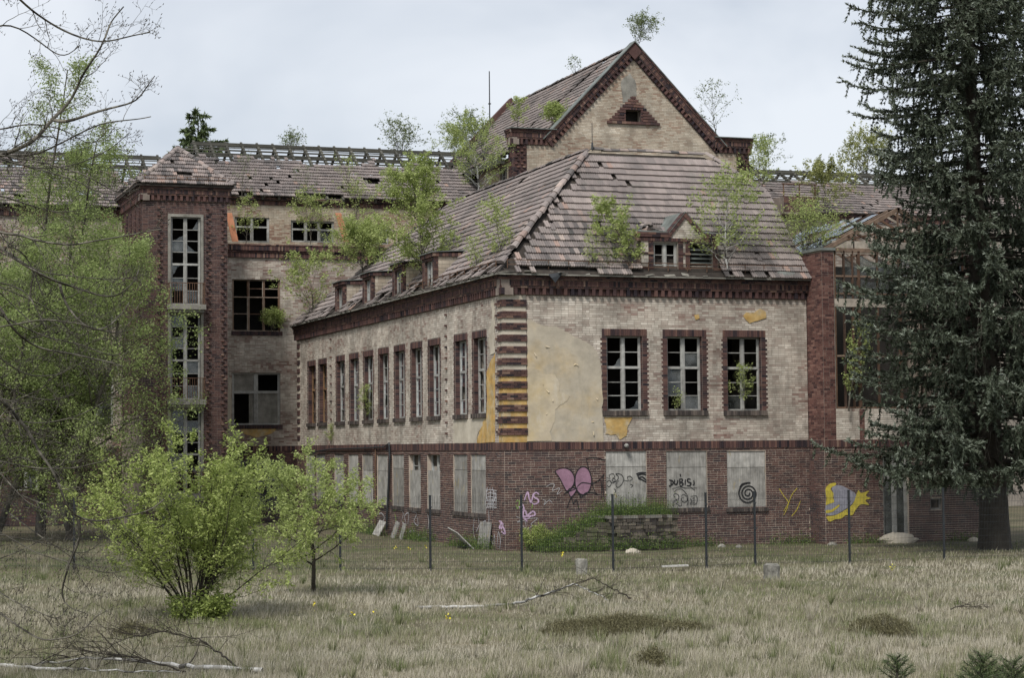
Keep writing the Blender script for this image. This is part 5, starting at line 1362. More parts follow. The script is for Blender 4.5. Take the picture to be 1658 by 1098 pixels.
spruce('spruce_tree', 'tall dark blue green spruce with drooping boughs at the right', sb, top_, Hs, lambda z: 5.0 if z < 3.4 else 4.25 if z < 9.5 else 3.75-(z-9.5)*0.05, 2.5, 5, zmax=18.6, trunk_r=0.54, dead=90, dz_=0.34, per=8, node=0.08, ntuft=5, tl=0.135, tw_=0.028)
cb = onY(318, 700, 48.0); cb[2] = 0; ct = onY(320, 180, 48.0)
spruce('pine_tree', 'dark conifer top showing behind the stair tower roof', cb, ct, ct[2], lambda z: 0.5+(ct[2]-z)*0.50, 15.5, 8, dz_=0.42, per=6, trunk_r=0.25, node=0.14, ntuft=5, tl=0.26, tw_=0.055, droop=0.12, zmax=ct[2]-0.1, mat=M_pine)

# budding trees at the left
def budding(label, P, H, stems, fan, kids, per, seed, lean=(0, 0, 1), ratio=0.40):
    return plant('budding_tree', label, 'tree', P, H,
      [dict(kids=kids, ratio=ratio, ang=58, up=0.03, wig=0.05, start=0.13, step=0.7, rr=0.42, shape=lambda t: 1.0 if t < 0.35 else 1.0-0.75*(t-0.35)/0.65), dict(kids=9, ratio=0.42, ang=46, up=0.02, wig=0.10, start=0.15, step=0.35, rr=0.5), dict(kids=5, ratio=0.46, ang=42, up=0.0, wig=0.14, start=0.15, step=0.34), dict(wig=0.15, step=0.4)],
      per, 0.095, M_budleaf, M_bark, seed, spread=0.14, r0=0.14, stems=stems, fan=fan, lean=lean, up=0.3)
budding('large spreading tree with fine spring leaves hiding the left wing', onZ(112, 876), 12.4, 4, 0.27, 30, 14, 31)
budding('tall slender budding tree standing out above the roof at the left', onZ(62, 868), 19.3, 3, 0.06, 34, 12, 34, ratio=0.25)
budding('budding tree at the left edge behind the fence', onZ(-10, 878), 12.0, 3, 0.36, 26, 14, 32)
# bushes in the meadow
bb = onZ(312, 1003)
plant('shrub', 'big rounded light green shrub with many stems in the meadow', 'bush', bb, 3.55,
      [dict(kids=13, ratio=0.34, ang=38, up=0.03, wig=0.05, start=0.22, step=0.2, rr=0.5, shape=lambda t: 1.1-0.6*t), dict(kids=5, ratio=0.45, ang=40, up=0.06, wig=0.12, start=0.2, step=0.1), dict(up=0.05, wig=0.15, step=0.08)],
      16, 0.07, M_bush, M_barkd, 41, spread=0.035, stems=32, fan=0.86, r0=0.022, up=0.7, aspect=0.5)
plant('shrub_skirt', 'low leafy suckers round the foot of the big light green shrub', 'bush', bb+np.array([0.1, -0.35, 0]), 0.75,
      [dict(kids=8, ratio=0.4, ang=50, up=0.0, wig=0.1, start=0.1, step=0.12), dict(kids=3, ratio=0.5, ang=45, wig=0.15, step=0.08), dict(wig=0.15, step=0.06)], 6, 0.075, M_bush, M_barkd, 42, spread=0.04, stems=30, fan=2.4, r0=0.008, rndshift=-0.15)
tb = onZ(508, 962)
plant('young_tree', 'small light green tree on a thin trunk right of the big shrub', 'tree', tb, 2.9,
      [dict(kids=28, ratio=0.62, ang=62, up=0.02, wig=0.07, start=0.24, step=0.15, rr=0.5, shape=lambda t: 0.75+0.9*t-1.1*t*t), dict(kids=8, ratio=0.42, ang=45, up=0.02, wig=0.12, start=0.15, step=0.1), dict(kids=3, ratio=0.45, ang=40, wig=0.15, step=0.08), dict(wig=0.15, step=0.06)],
      17, 0.07, M_birch, M_barkd, 43, spread=0.05, r0=0.06)

# bare boughs reaching in from a tree that stands left of the frame
r = np.random.default_rng(77)
FD = 27.0
ftb = atD(-330, 900, FD); ftb[2] = 0.0
FT = thing('bare_tree', 'bare grey boughs with buds reaching in from the left edge', 'tree', tuple(ftb))
ftop = atD(-300, -500, FD)
segs = []
n = 14
tp_ = [ftb+(ftop-ftb)*i/n+r.normal(0, 0.05, 3)*(i > 0) for i in range(n+1)]
for i in range(n): segs.append((tp_[i], tp_[i+1], 0.34*(1-i/n*0.75), 0.34*(1-(i+1)/n*0.75)))
LIMBS = [ # photo points, radius (m), depth shift
 ([(-300, 330), (-120, 285), (0, 251), (22, 244), (55, 230), (84, 193), (117, 160), (131, 124), (157, 87), (168, 69), (178, 36), (200, 10)], 0.055, 0.0),
 ([(-300, 40), (-100, -10), (0, -30), (35, 0), (50, 15), (95, 45), (130, 62), (168, 69), (200, 60), (243, 52)], 0.040, 0.4),
 ([(-300, 100), (-60, 80), (0, 35), (20, 38), (55, 60), (85, 85), (110, 92), (128, 72)], 0.028, -0.5),
 ([(84, 193), (105, 200), (150, 182), (190, 172), (215, 168), (232, 150), (250, 122)], 0.026, 0.0),
 ([(-300, 300), (-100, 270), (0, 252), (60, 250), (110, 225), (160, 200), (200, 195), (245, 190)], 0.032, 0.5),
 ([(-300, 420), (-60, 350), (0, 378), (35, 380), (60, 390), (115, 398), (165, 388), (215, 380), (260, 370)], 0.035, -0.6),
 ([(-300, 400), (-60, 370), (8, 405), (35, 427), (68, 446), (96, 457), (123, 466), (158, 479), (191, 481), (219, 457), (224, 438)], 0.045, 0.6),
 ([(-300, 480), (-60, 440), (0, 496), (5, 509), (27, 539), (60, 564), (109, 572), (164, 583), (200, 592)], 0.045, 0.2),
 ([(96, 457), (102, 485), (125, 520), (155, 540), (190, 520), (210, 490)], 0.022, 0.6),
 ([(-300, 560), (-60, 580), (0, 646), (22, 670), (46, 698), (62, 730), (89, 769), (108, 819), (127, 842), (162, 846), (200, 838), (247, 827), (266, 807)], 0.045, -0.4),
 ([(127, 842), (131, 873), (112, 912), (96, 970), (110, 985), (140, 995)], 0.022, -0.4),
 ([(-300, 900), (-60, 960), (0, 993), (23, 1012), (69, 1039), (127, 1031), (166, 989)], 0.035, -1.2),
 ([(-300, 700), (-60, 760), (0, 822), (40, 850), (80, 880), (120, 905)], 0.026, 0.3),
 ([(-300, 700), (-60, 740), (0, 765), (30, 800), (60, 828), (75, 842)], 0.022, -0.8),
 ([(-300, 330), (-80, 320), (0, 315), (40, 330), (90, 345), (130, 340)], 0.024, 0.9),
 ([(-300, 1010), (-60, 920), (0, 905), (40, 890), (75, 870)], 0.018, -0.9),
 ([(-300, 600), (-60, 610), (0, 620), (35, 640), (75, 650), (120, 640)], 0.022, 0.7),
 ([(-300, 500), (-80, 470), (0, 455), (40, 470), (60, 500), (75, 530)], 0.024, -0.2)]
for k in range(18):                                # finer boughs further back
    y0 = r.uniform(150, 960); x1 = r.uniform(70, 230); y1 = y0+r.uniform(-70, 90); sg_ = r.uniform(-40, 40)
    LIMBS.append(([(-300, y0-60), (-110, y0-25), (-20, y0), (x1*0.3, y0+(y1-y0)*0.3+sg_), (x1*0.6, y0+(y1-y0)*0.55+sg_*0.8), (x1*0.85, y1), (x1, y1-r.uniform(5, 35))], r.uniform(0.014, 0.024), r.uniform(-1, 1.5)))
tw = []
tspec = [dict(kids=4, ratio=0.5, ang=48, up=0.02, wig=0.13, step=0.08, start=0.15, rr=0.55, taper=0.75), dict(kids=3, ratio=0.5, ang=45, up=0.03, wig=0.15, step=0.06, rr=0.6), dict(wig=0.15, step=0.05)]
for li, (pix, rad, sh) in enumerate(LIMBS):
    pts = [atD(x, y, FD+sh*max(0, min(1, (x+300)/400))+0.25*math.sin(i*1.3+li)) for i, (x, y) in enumerate(pix)]
    Q = [pts[0]]
    for a, b in zip(pts[:-1], pts[1:]):
        k = max(1, int(np.linalg.norm(b-a)/0.10))
        for j in range(1, k+1): Q.append(a+(b-a)*j/k+r.normal(0, 0.006, 3))
    Q = np.array(Q)
    for _ in range(3): Q[1:-1] = (Q[:-2]+2*Q[1:-1]+Q[2:])/4
    m = len(Q)-1; rr2 = 0.88*rad*(1-0.88*np.linspace(0, 1, m+1)**0.9)+0.004
    for i in range(m):
        segs.append((Q[i], Q[i+1], rr2[i], rr2[i+1]))
        px_, py__, _d = proj(Q[i])
        if px_[0] > -60 and r.random() < 0.42:
            dd = nrm(Q[i+1]-Q[i]); e = r.normal(0, 1, 3); e = nrm(e-dd*np.dot(e, dd)); skel(segs, tw, Q[i], nrm(dd*0.7+e*0.75+Z3*0.2), r.uniform(0.25, 0.85)*(1.2-0.5*i/m), max(0.005, rr2[i]*0.45), 0, tspec, r)
mb = MB(); tubes_of(mb, segs, r=r); mb.build('boughs', M_barkp, FT, smooth=True)
bp_ = np.concatenate([q[-1:] for q, lv in tw]+[q[len(q)//2:len(q)//2+1] for q, lv in tw]); mb = MB()
bd = r.normal(0, 0.3, (len(bp_), 3))+[0.3, 0, 0.5]; bd /= np.linalg.norm(bd, axis=1)[:, None]
mb.tubes(bp_[::2], bp_[::2]+bd[::2]*0.03, 0.006, 0.002, 4); mb.build('buds', M_barkd, FT)

# ================================================================== meadow
M_grass = leafmat('meadow_grass', [(0.0, (0.10, 0.135, 0.045)), (0.25, (0.17, 0.195, 0.08)), (0.45, (0.245, 0.243, 0.14)), (0.7, (0.35, 0.318, 0.235)), (1.0, (0.50, 0.46, 0.37))], transl=0.25, rough=0.8)
def free_ground(x, y):
    m = ~((x > -0.12) & (y > -0.12)) & ~((x > 11.0) & (y > -1.25)) & ~((x > TX0-0.1) & (x < TX1+0.1) & (y > TY-0.1)) & (y < 30.9)
    return m
def noise2(x, y, sc, seed):
    """vectorised value noise"""
    x, y = x*sc, y*sc; i, j = np.floor(x).astype(np.int64), np.floor(y).astype(np.int64); fx, fy = x-i, y-j
    fx, fy = fx*fx*(3-2*fx), fy*fy*(3-2*fy)
    def h(a, b):
        n = (a*374761393+b*668265263+seed*1442695041) & 0xffffffff; n = ((n ^ (n >> 13))*1274126177) & 0xffffffff
        return ((n ^ (n >> 16)) & 0xffff)/65535.0
    return (h(i, j)*(1-fx)+h(i+1, j)*fx)*(1-fy)+(h(i, j+1)*(1-fx)+h(i+1, j+1)*fx)*fy
r = np.random.default_rng(101)
N0 = 280000
px = r.uniform(-160, 1820, N0)
py = 868+(1180-868)*r.random(N0)**0.80
R_ = np.stack([(px-CX)/FOC, (py-CY)/FOC, np.ones(N0)], 1) @ RM.T
tt = -CAM[2]/R_[:, 2]; gx, gy = CAM[0]+R_[:, 0]*tt, CAM[1]+R_[:, 1]*tt
# clump: pull blades towards tuft centres
cl = 0.35
gx = gx+(np.round(gx/cl)*cl-gx)*0.0+r.normal(0, 0.03, N0); 
ok = free_ground(gx, gy) & (tt > 0) & (tt < 110)
gx, gy, tt = gx[ok], gy[ok], tt[ok]; n = len(gx)
tuft = noise2(gx, gy, 2.6, 3)*0.6+noise2(gx, gy, 6.5, 4)*0.4
patchy = noise2(gx, gy, 0.33, 5)*0.6+noise2(gx, gy, 1.1, 6)*0.4
keep = r.random(n) < 0.45+0.9*tuft
gx, gy, tt, tuft, patchy = gx[keep], gy[keep], tt[keep], tuft[keep], patchy[keep]; n = len(gx)
gz = 0.05*(noise2(gx, gy, 0.22, 5)-0.5)+0.02*(noise2(gx, gy, 0.9, 6)-0.5)
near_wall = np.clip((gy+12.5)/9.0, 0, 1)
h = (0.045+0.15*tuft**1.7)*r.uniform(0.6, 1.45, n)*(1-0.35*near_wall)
bare = noise2(gx, gy, 0.5, 9) < 0.16
h *= np.where(bare, 0.45, 1.0)
w = 0.0075*r.uniform(0.6, 1.4, n)*(tt/36.0)
az = r.uniform(0, 6.283, n); ln = h*r.uniform(0.1, 0.65, n)
B = np.stack([gx, gy, gz-0.01], 1); sd = np.stack([np.cos(az), np.sin(az), 0*az], 1)
az2 = r.normal(0.4, 1.3, n); tip = B+np.stack([np.cos(az2)*ln, np.sin(az2)*ln, h+0.01], 1)
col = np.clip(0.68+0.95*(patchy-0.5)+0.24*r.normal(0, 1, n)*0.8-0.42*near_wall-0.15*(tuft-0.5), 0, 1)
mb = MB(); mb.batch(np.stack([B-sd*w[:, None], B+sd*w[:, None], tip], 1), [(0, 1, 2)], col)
# taller tussocks, each a fan of longer blades
m = 620; tx = r.uniform(-120, 1780, m); ty = 905+(1170-905)*r.random(m)
for k in range(m):
    P = onZ(tx[k], ty[k])
    if not free_ground(np.array([P[0]]), np.array([P[1]]))[0]: continue
    q = int(r.integers(28, 70)); a_ = r.uniform(0, 6.283, q); rad = r.uniform(0.02, 0.16)*np.sqrt(r.random(q)); hh = r.uniform(0.14, 0.34)*r.uniform(0.55, 1.2, q)
    B2 = P+np.stack([np.cos(a_)*rad, np.sin(a_)*rad, 0*a_-0.01], 1); T2 = B2+np.stack([np.cos(a_)*hh*0.45, np.sin(a_)*hh*0.45, hh], 1)+r.normal(0, 0.02, (q, 3))
    s2 = np.stack([-np.sin(a_), np.cos(a_), 0*a_], 1)*0.006; mb.batch(np.stack([B2-s2, B2+s2, T2], 1), [(0, 1, 2)], np.clip(r.uniform(0.1, 0.95)+r.normal(0, 0.12, q), 0, 1))
go = mb.build('grass', M_grass, kind='stuff'); tag(go, 'dry tan and green meadow grass in front of the ruin', 'grass')

M_heath = leafmat('heather', [(0.0, (0.085, 0.075, 0.04)), (0.6, (0.15, 0.14, 0.07)), (1.0, (0.23, 0.205, 0.115))], transl=0.1)
def heather(label, cx, cy, wpx, hpx, seed, n=3500):
    r = np.random.default_rng(seed); P = onZ(cx, cy); d = proj(P)[2][0]; wx = wpx/FOC*d/2; wy = hpx/FOC*d/2*(d/CAM[2])*0.9
    u = nrm([RM[0, 0], RM[1, 0], 0]); v = np.cross(Z3, u)
    a = r.uniform(0, 6.283, n); q = r.random(n)**0.62; edge = 0.55+0.9*noise2(np.cos(a)*3+seed, np.sin(a)*3, 1.0, seed)
    B = P+u*(np.cos(a)*q*wx*edge)[:, None]+v*(np.sin(a)*q*wy*edge)[:, None]
    hh = (0.36-0.24*q)*r.uniform(0.5, 1.2, n); D = r.normal(0, 0.25, (n, 3)); D[:, 2] = 1; D /= np.linalg.norm(D, axis=1)[:, None]
    mb = MB(); sd = np.cross(D, r.normal(0, 1, (n, 3))); sd /= np.linalg.norm(sd, axis=1)[:, None]
    T = B+D*hh[:, None]; mb.batch(np.stack([B-sd*0.012, B+sd*0.012, T], 1), [(0, 1, 2)], r.random(n)*0.6)
    k = 4; f = r.uniform(0.35, 1, (n, k))[:, :, None]; Pn = (B[:, None]+(T-B)[:, None]*f).reshape(-1, 3)
    leaves(mb, Pn, 0.035, r, up=0.1, aspect=0.4)
    o = mb.build('heather_clump', M_heath); tag(o, label, 'heather', 'heather clumps in the meadow'); return o
heather('long dark heather patch in the middle foreground', 1003, 1022, 285, 22, 1, 5200)
heather('dark heather patch at the right foreground', 1432, 1024, 105, 24, 2, 2600)
heather('small dark heather patch beside the big shrub', 213, 1032, 62, 14, 3, 1200)
heather('faint low heather tuft at the bottom centre', 1055, 1078, 60, 12, 4, 700)

# weeds along the foot of the walls
M_weed = leafmat('weed_leaf', [(0.0, (0.06, 0.11, 0.025)), (0.5, (0.14, 0.21, 0.05)), (1.0, (0.25, 0.32, 0.10))])
def weeds(name, label, pts, n, hgt, seed, leaf=0.06, rad=0.25):
    r = np.random.default_rng(seed); C = np.array(pts)[r.integers(0, len(pts), n)]; P = C+np.stack([r.normal(0, rad, n), r.normal(0, rad*0.6, n), np.abs(r.normal(0, hgt*0.5, n))], 1)
    mb = MB(); leaves(mb, P, leaf, r, up=0.5)
    m = n//5; B = P[:m]*[1, 1, 0]+np.array([0, 0, 1])*C[r.integers(0, n, m)][:, 2:3]*0+np.stack([0*P[:m, 0], 0*P[:m, 0], np.minimum(P[:m, 2], C[:m, 2])], 1)
    T = P[:m]+Z3*hgt*0.3; s = r.normal(0, 1, (m, 3)); s[:, 2] = 0; s /= np.linalg.norm(s, axis=1)[:, None]; mb.batch(np.stack([B-s*0.008, B+s*0.008, T], 1), [(0, 1, 2)], r.random(m)*0.6)
    o = mb.build(name, M_weed, kind='stuff'); tag(o, label, 'weeds'); return o
wp = [(-0.35, y, 0.02) for y in np.arange(0.5, 22, 0.22) if sn(y*0.6, 0, 3) > 0.35]
weeds('weeds', 'green weeds along the foot of the long side wall', wp, 5200, 0.42, 5)
wp = [(x, -0.35, 0.02) for x in np.arange(0.3, 11, 0.2) if sn(x*0.9, 0, 4) > 0.45]+[(x, -1.5, 0.02) for x in np.arange(11, 17, 0.25) if sn(x*0.9, 0, 5) > 0.45]
weeds('weeds', 'green weeds along the foot of the front wall', wp, 3000, 0.3, 6)
bk = onY(868, 888, -0.7); plant('weed_bush', 'low green bush at the foot of the front wall near the corner', 'bush', (bk[0], bk[1], 0), 0.85, [dict(kids=8, ratio=0.45, ang=45, wig=0.1, step=0.1), dict(kids=3, ratio=0.5, ang=45, wig=0.15, step=0.08), dict(wig=0.15, step=0.06)], 12, 0.06, M_bush, M_barkd, 61, stems=16, fan=0.9, r0=0.006, spread=0.04)
r = np.random.default_rng(9)
fl_ = MB(); M_yelflower = material('yellow_flower', [(0, (0.75, 0.62, 0.03)), (1, (0.85, 0.75, 0.1))], weather=0, bump=0)
for (x, y) in ((911, 902), (640, 893), (662, 893), (690, 889), (508, 990), (570, 1003), (725, 1004), (1090, 884), (609, 997), (1444, 925)):
    P = onZ(x, y)+Z3*0.08; leaves(fl_, P+r.normal(0, 0.035, (7, 3)), 0.06, r, up=1.0, aspect=0.9)
o = fl_.build('dandelion_flowers', M_yelflower, kind='stuff'); tag(o, 'scattered yellow dandelion flowers in the grass', 'flowers')

# ================================================================== fence
FB = [(-40, 921), (120, 922), (265, 924), (410, 925), (551, 926), (697, 926), (845, 927), (993, 926), (1144, 921), (1223, 917), (1376, 914), (1529, 907), (1680, 903)]
FP_ = [onZ(*p) for p in FB]
FENCE = thing('mesh_fence', 'dark steel mesh fence crossing the meadow before the ruin', 'fence', tuple(FP_[6]))
FH = 2.06
for p in FP_:
    mb = MB(); mb.box(p+[-0.03, -0.02, -0.2], p+[0.03, 0.02, FH+0.02], 0.3); mb.box(p+[-0.034, -0.026, FH+0.021], p+[0.034, 0.026, FH+0.04], 0.6)
    for z in (0.3, 1.02, 1.75): mb.box(p+[-0.04, -0.034, z], p+[0.04, -0.021, z+0.04], 1.0)
    mb.build('post', M_steel, FENCE)
for p, q in zip(FP_[:-1], FP_[1:]):
    d = q-p; l = np.linalg.norm(d); d = d/l; mb = MB(); k = int(l/0.05)
    s = np.cross(d, Z3)
    C = [p+d*(i+0.5)*l/k+Z3*(FH/2+0.04) for i in range(k)]; A = np.stack([d, s, Z3])
    mb.oboxes(np.array(C), np.array([A]*k), np.array([(0.0024, 0.0024, FH/2-0.02)]*k), r.random(k))
    zz_ = np.arange(0.08, FH+0.02, 0.2); m = len(zz_)
    for off in (-0.006, 0.006): mb.oboxes(np.array([p+d*l/2+Z3*z+s*off for z in zz_]), np.array([A]*m), np.array([(l/2, 0.0028, 0.0028)]*m), r.random(m))
    mb.build('mesh_panel', M_steel, FENCE)

# ================================================================== paint and writing on the walls
M_black = material('black_spray', [(0, (0.012, 0.012, 0.014)), (1, (0.03, 0.03, 0.032))], weather=0.3, bump=0, rough=0.8)
M_pink = material('pink_spray', [(0, (0.27, 0.15, 0.21)), (1, (0.34, 0.20, 0.27))], weather=0.3, wscale=5, bump=0, rough=0.8)
M_wspray = material('white_spray', [(0, (0.40, 0.39, 0.40)), (1, (0.56, 0.55, 0.56))], weather=0.35, wscale=5, bump=0, rough=0.8)
M_yspray = material('yellow_spray', [(0, (0.50, 0.41, 0.05)), (1, (0.58, 0.48, 0.08))], weather=0.3, wscale=6, bump=0, rough=0.8)
M_gspray = material('grey_spray', [(0, (0.24, 0.24, 0.29)), (1, (0.31, 0.31, 0.36))], weather=0.3, wscale=5, bump=0, rough=0.8)
M_lspray = material('lilac_spray', [(0, (0.48, 0.33, 0.48)), (1, (0.58, 0.43, 0.57))], weather=0.3, wscale=5, bump=0, rough=0.8)
M_grspray = material('green_spray', [(0, (0.22, 0.36, 0.08)), (1, (0.3, 0.45, 0.12))], weather=0.3, wscale=5, bump=0, rough=0.8)
def smooth_line(pts, k=6, closed=False):
    P = [np.asarray(p, float) for p in pts]
    if closed: P = [P[-1]]+P+[P[0], P[1]]
    else: P = [2*P[0]-P[1]]+P+[2*P[-1]-P[-2]]
    out = []
    for i in range(1, len(P)-2):
        a, b, c, d = P[i-1:i+3]
        for j in range(k):
            t = j/k; out.append(0.5*((2*b)+(-a+c)*t+(2*a-5*b+4*c-d)*t*t+(-a+3*b-3*c+d)*t**3))
    out.append(P[-2]); return out
def stroke(mb, plane, pts, w, N, k=6, closed=False, lift=0.018, taper=True):
    L = smooth_line(pts, k, closed); Q = [plane(*p)+np.asarray(N)*(lift+i*0.00006) for i, p in enumerate(L)]; n = len(Q)
    N = np.asarray(N, float); V = []
    for i in range(n):
        d = nrm(Q[min(i+1, n-1)]-Q[max(i-1, 0)]+1e-9); s = np.cross(d, N); ww = w/2*(1 if not taper else 0.65+0.35*math.sin(math.pi*i/(n-1)))
        V += [Q[i]-s*ww, Q[i]+s*ww]
    mb.add(np.array(V), [(2*i, 2*i+1, 2*i+3, 2*i+2) for i in range(n-1)])
def fill(mb, plane, pts, N, k=4, lift=0.015):
    L = smooth_line(pts, k, True); mb.poly([plane(*p)+np.asarray(N)*lift for p in L[:-1]])
Z1 = lambda x, y: onY(780+x/4.774, 690+y/4.774, -0.03)       # plinth, left half of the front
Z2 = lambda x, y: onY(1080+x/4.774, 690+y/4.774, -0.03)      # plinth, right half
ZBd1 = lambda x, y: onY(780+x/4.774, 690+y/4.774, 0.0); ZBd2 = lambda x, y: onY(1080+x/4.774, 690+y/4.774, 0.0)
Z3b = lambda x, y: onY(1080+x/4.774, 690+y/4.774, BY)
ZL = lambda x, y: onX(480+x/4.606, 710+y/4.606, -0.03)
mb = MB()
fill(mb, Z1, [(572, 348), (612, 332), (662, 336), (697, 366), (712, 412), (704, 452), (680, 486), (655, 498), (636, 468), (600, 398)], NF)
fill(mb, Z1, [(783+60*math.cos(a), 424+104*math.sin(a)) for a in np.linspace(0, 6.283, 14)[:-1]], NF)
fill(mb, Z1, [(672, 495), (700, 484), (727, 488), (716, 516), (686, 546)], NF)
mb.build('graffiti', M_pink, PAV)
mb = MB()
for pts, cl_ in (([(565, 352), (612, 328), (664, 331), (702, 362), (717, 412), (709, 456), (684, 491), (655, 503), (634, 470), (597, 398)], True), ([(783+65*math.cos(a), 424+109*math.sin(a)) for a in np.linspace(0, 6.283, 14)[:-1]], True), ([(668, 495), (700, 480), (732, 485), (718, 519), (686, 550)], True),
                 ([(805, 255), (825, 330), (848, 410), (858, 470), (880, 525)], False), ([(805, 256), (850, 245), (900, 250), (948, 266)], False), ([(735, 470), (775, 440), (850, 445), (910, 415), (945, 372)], False), ([(630, 532), (660, 510), (690, 500), (740, 480)], False), ([(735, 505), (765, 550)], False), ([(760, 560), (800, 520), (850, 515), (900, 530)], False), ([(920, 420), (925, 480), (925, 560)], False), ([(940, 370), (935, 460), (945, 580)], False), ([(655, 640), (690, 555), (705, 600), (730, 570), (750, 650)], False)):
    stroke(mb, Z1, pts, 0.035, NF, closed=cl_, lift=0.021)
mb.build('graffiti', M_black, PAV)
for pts in ([(328, 575), (352, 512), (366, 560), (380, 590), (398, 520)], [(442, 530), (420, 515), (400, 530), (405, 552), (432, 568), (436, 590), (405, 605), (385, 592)], [(285, 625), (312, 640), (305, 670), (335, 655), (350, 690), (395, 660), (408, 690), (330, 700), (300, 690), (345, 720), (375, 700)], [(310, 600), (325, 640), (318, 700), (350, 740)], [(130, 735), (150, 745), (135, 790), (165, 785), (178, 835), (150, 815)], [(140, 740), (160, 760), (150, 800)]):
    mb = MB(); stroke(mb, Z1, pts, 0.055, NF); mb.build('graffiti', M_lspray, PAV)
rr3 = random.Random(3)
mb = MB()
for pts in ([(265, 700), (300, 720), (275, 745), (330, 735), (340, 790), (310, 770)], [(360, 720), (430, 715), (380, 760), (430, 790), (395, 775), (350, 800)], [(500, 470), (530, 450), (560, 455), (545, 500), (600, 480), (580, 530), (620, 500)], [(470, 570), (490, 580), (480, 610), (520, 575), (545, 600)]):
    mb = MB(); stroke(mb, Z1, pts, 0.018, NF); mb.build('graffiti', M_wspray, PAV)
mb = MB()
for k in range(9):
    x = 1420+k*9; stroke(mb, ZL, [(x, 375+rr3.uniform(-12, 30)), (x+rr3.uniform(-8, 12), 430), (x+rr3.uniform(-12, 8), 480), (x+rr3.uniform(-6, 10), 525+rr3.uniform(-20, 15))], 0.05, NL)
for k in range(6): stroke(mb, ZL, [(1418, 392+k*25), (1450, 385+k*25+rr3.uniform(-8, 8)), (1497, 394+k*25)], 0.03, NL)
mb.build('graffiti', M_wspray, PAV)
for pts in ([(1330, 600), (1322, 680), (1340, 760), (1370, 790), (1385, 720), (1375, 640), (1345, 700)], [(1395, 620), (1400, 700), (1390, 800)], [(1395, 625), (1415, 620), (1412, 680)], [(1435, 540), (1440, 600), (1436, 640)], [(1430, 780), (1450, 740), (1470, 790), (1480, 720), (1485, 800)], [(1500, 810), (1510, 700), (1525, 760), (1520, 820)], [(1360, 580), (1366, 640)], [(775, 530), (800, 560), (790, 620), (820, 640), (810, 580), (840, 560), (835, 640)], [(860, 550), (900, 560), (880, 620), (910, 650), (905, 590)], [(980, 560), (990, 620), (985, 680)], [(840, 700), (880, 690), (870, 750), (920, 720), (900, 770), (960, 740), (990, 770)], [(600, 570), (640, 560), (660, 600), (630, 630)]):
    mb = MB(); stroke(mb, ZL, pts, 0.045, NL); mb.build('graffiti', M_wspray, PAV)
mb = MB()
for pts in ([(735, 560), (745, 600), (740, 640)], [(725, 540), (750, 535)]): stroke(mb, ZL, pts, 0.05, NL)
for pts in ([(262, 590), (275, 575), (290, 590), (275, 640), (262, 610)], [(380, 585), (392, 600), (385, 640)]): stroke(mb, Z1, pts, 0.025, NF)
mb.build('graffiti', M_grspray, PAV)
# black tags on the three boards of the front
bd = MB()
for pts in ([(965, 400), (990, 405), (985, 380), (1015, 370), (1025, 395), (1005, 420), (1035, 430), (1055, 395), (1035, 370), (1075, 375), (1095, 410), (1080, 450), (1050, 475), (1035, 450), (1060, 420)], [(965, 435), (985, 420), (1000, 440), (985, 470), (968, 460)], [(1100, 420), (1130, 425), (1125, 395), (1148, 390), (1162, 410), (1140, 425)], [(1010, 400), (1030, 415), (1015, 440), (990, 430)], [(1020, 485), (1035, 500), (1025, 520)], [(1145, 450), (1165, 460), (1150, 478)]): stroke(bd, ZBd1, pts, 0.022, NF, lift=0.014)
for pts in ([(1192, 372), (1225, 362), (1278, 362)], [(1200, 385), (1235, 372), (1272, 380)], [(1210, 400), (1240, 395), (1262, 412), (1279, 432)], [(1205, 368), (1212, 405), (1235, 415), (1278, 440)]): stroke(bd, ZBd1, pts, 0.05, NF, lift=0.014)
bd.build('graffiti', M_black, boards_f[0])
bd = MB()
for pts in ([(30, 420), (28, 460), (12, 462)], [(14, 418), (40, 424), (44, 445), (18, 470)], [(58, 415), (56, 445), (74, 450), (82, 418)], [(96, 408), (98, 462)], [(96, 410), (118, 412), (112, 432), (98, 434), (124, 446), (112, 462), (98, 464)], [(140, 412), (138, 458)], [(182, 412), (160, 410), (158, 430), (184, 442), (172, 462), (150, 460)], [(205, 420), (208, 445), (200, 460)], [(100, 372), (104, 392)]): stroke(bd, ZBd2, pts, 0.048, NF, lift=0.014)
for pts in ([(40, 488), (90, 472), (150, 480), (228, 478)], [(178, 468), (200, 488), (215, 496)], [(52, 512), (75, 492), (110, 488), (140, 515), (158, 545), (160, 590), (150, 620)], [(62, 555), (50, 535), (66, 522), (90, 540), (84, 565), (62, 575), (48, 590), (46, 625)], [(105, 545), (125, 530), (150, 545), (155, 575), (132, 590), (110, 575), (112, 555), (130, 552)], [(70, 600), (95, 618), (112, 612), (108, 590)], [(66, 560), (80, 590), (66, 600)], [(180, 545), (228, 543), (225, 600), (176, 604)], [(176, 560), (190, 580), (178, 600)], [(192, 560), (215, 556)], [(190, 578), (218, 572)], [(192, 592), (216, 590)]): stroke(bd, ZBd2, pts, 0.02, NF, lift=0.014)
bd.build('graffiti', M_black, boards_f[1])
bd = MB()
sp = [(625+(10+68*t)*math.cos(-0.5+t*18.0), 522+(10+74*t)*math.sin(-0.5+t*18.0)) for t in np.linspace(0, 1, 46)]
stroke(bd, ZBd2, sp, 0.05, NF, k=3, lift=0.014, taper=False); stroke(bd, ZBd2, [(560, 475), (585, 450), (632, 440)], 0.07, NF, lift=0.014)
bd.build('graffiti', M_black, boards_f[2])
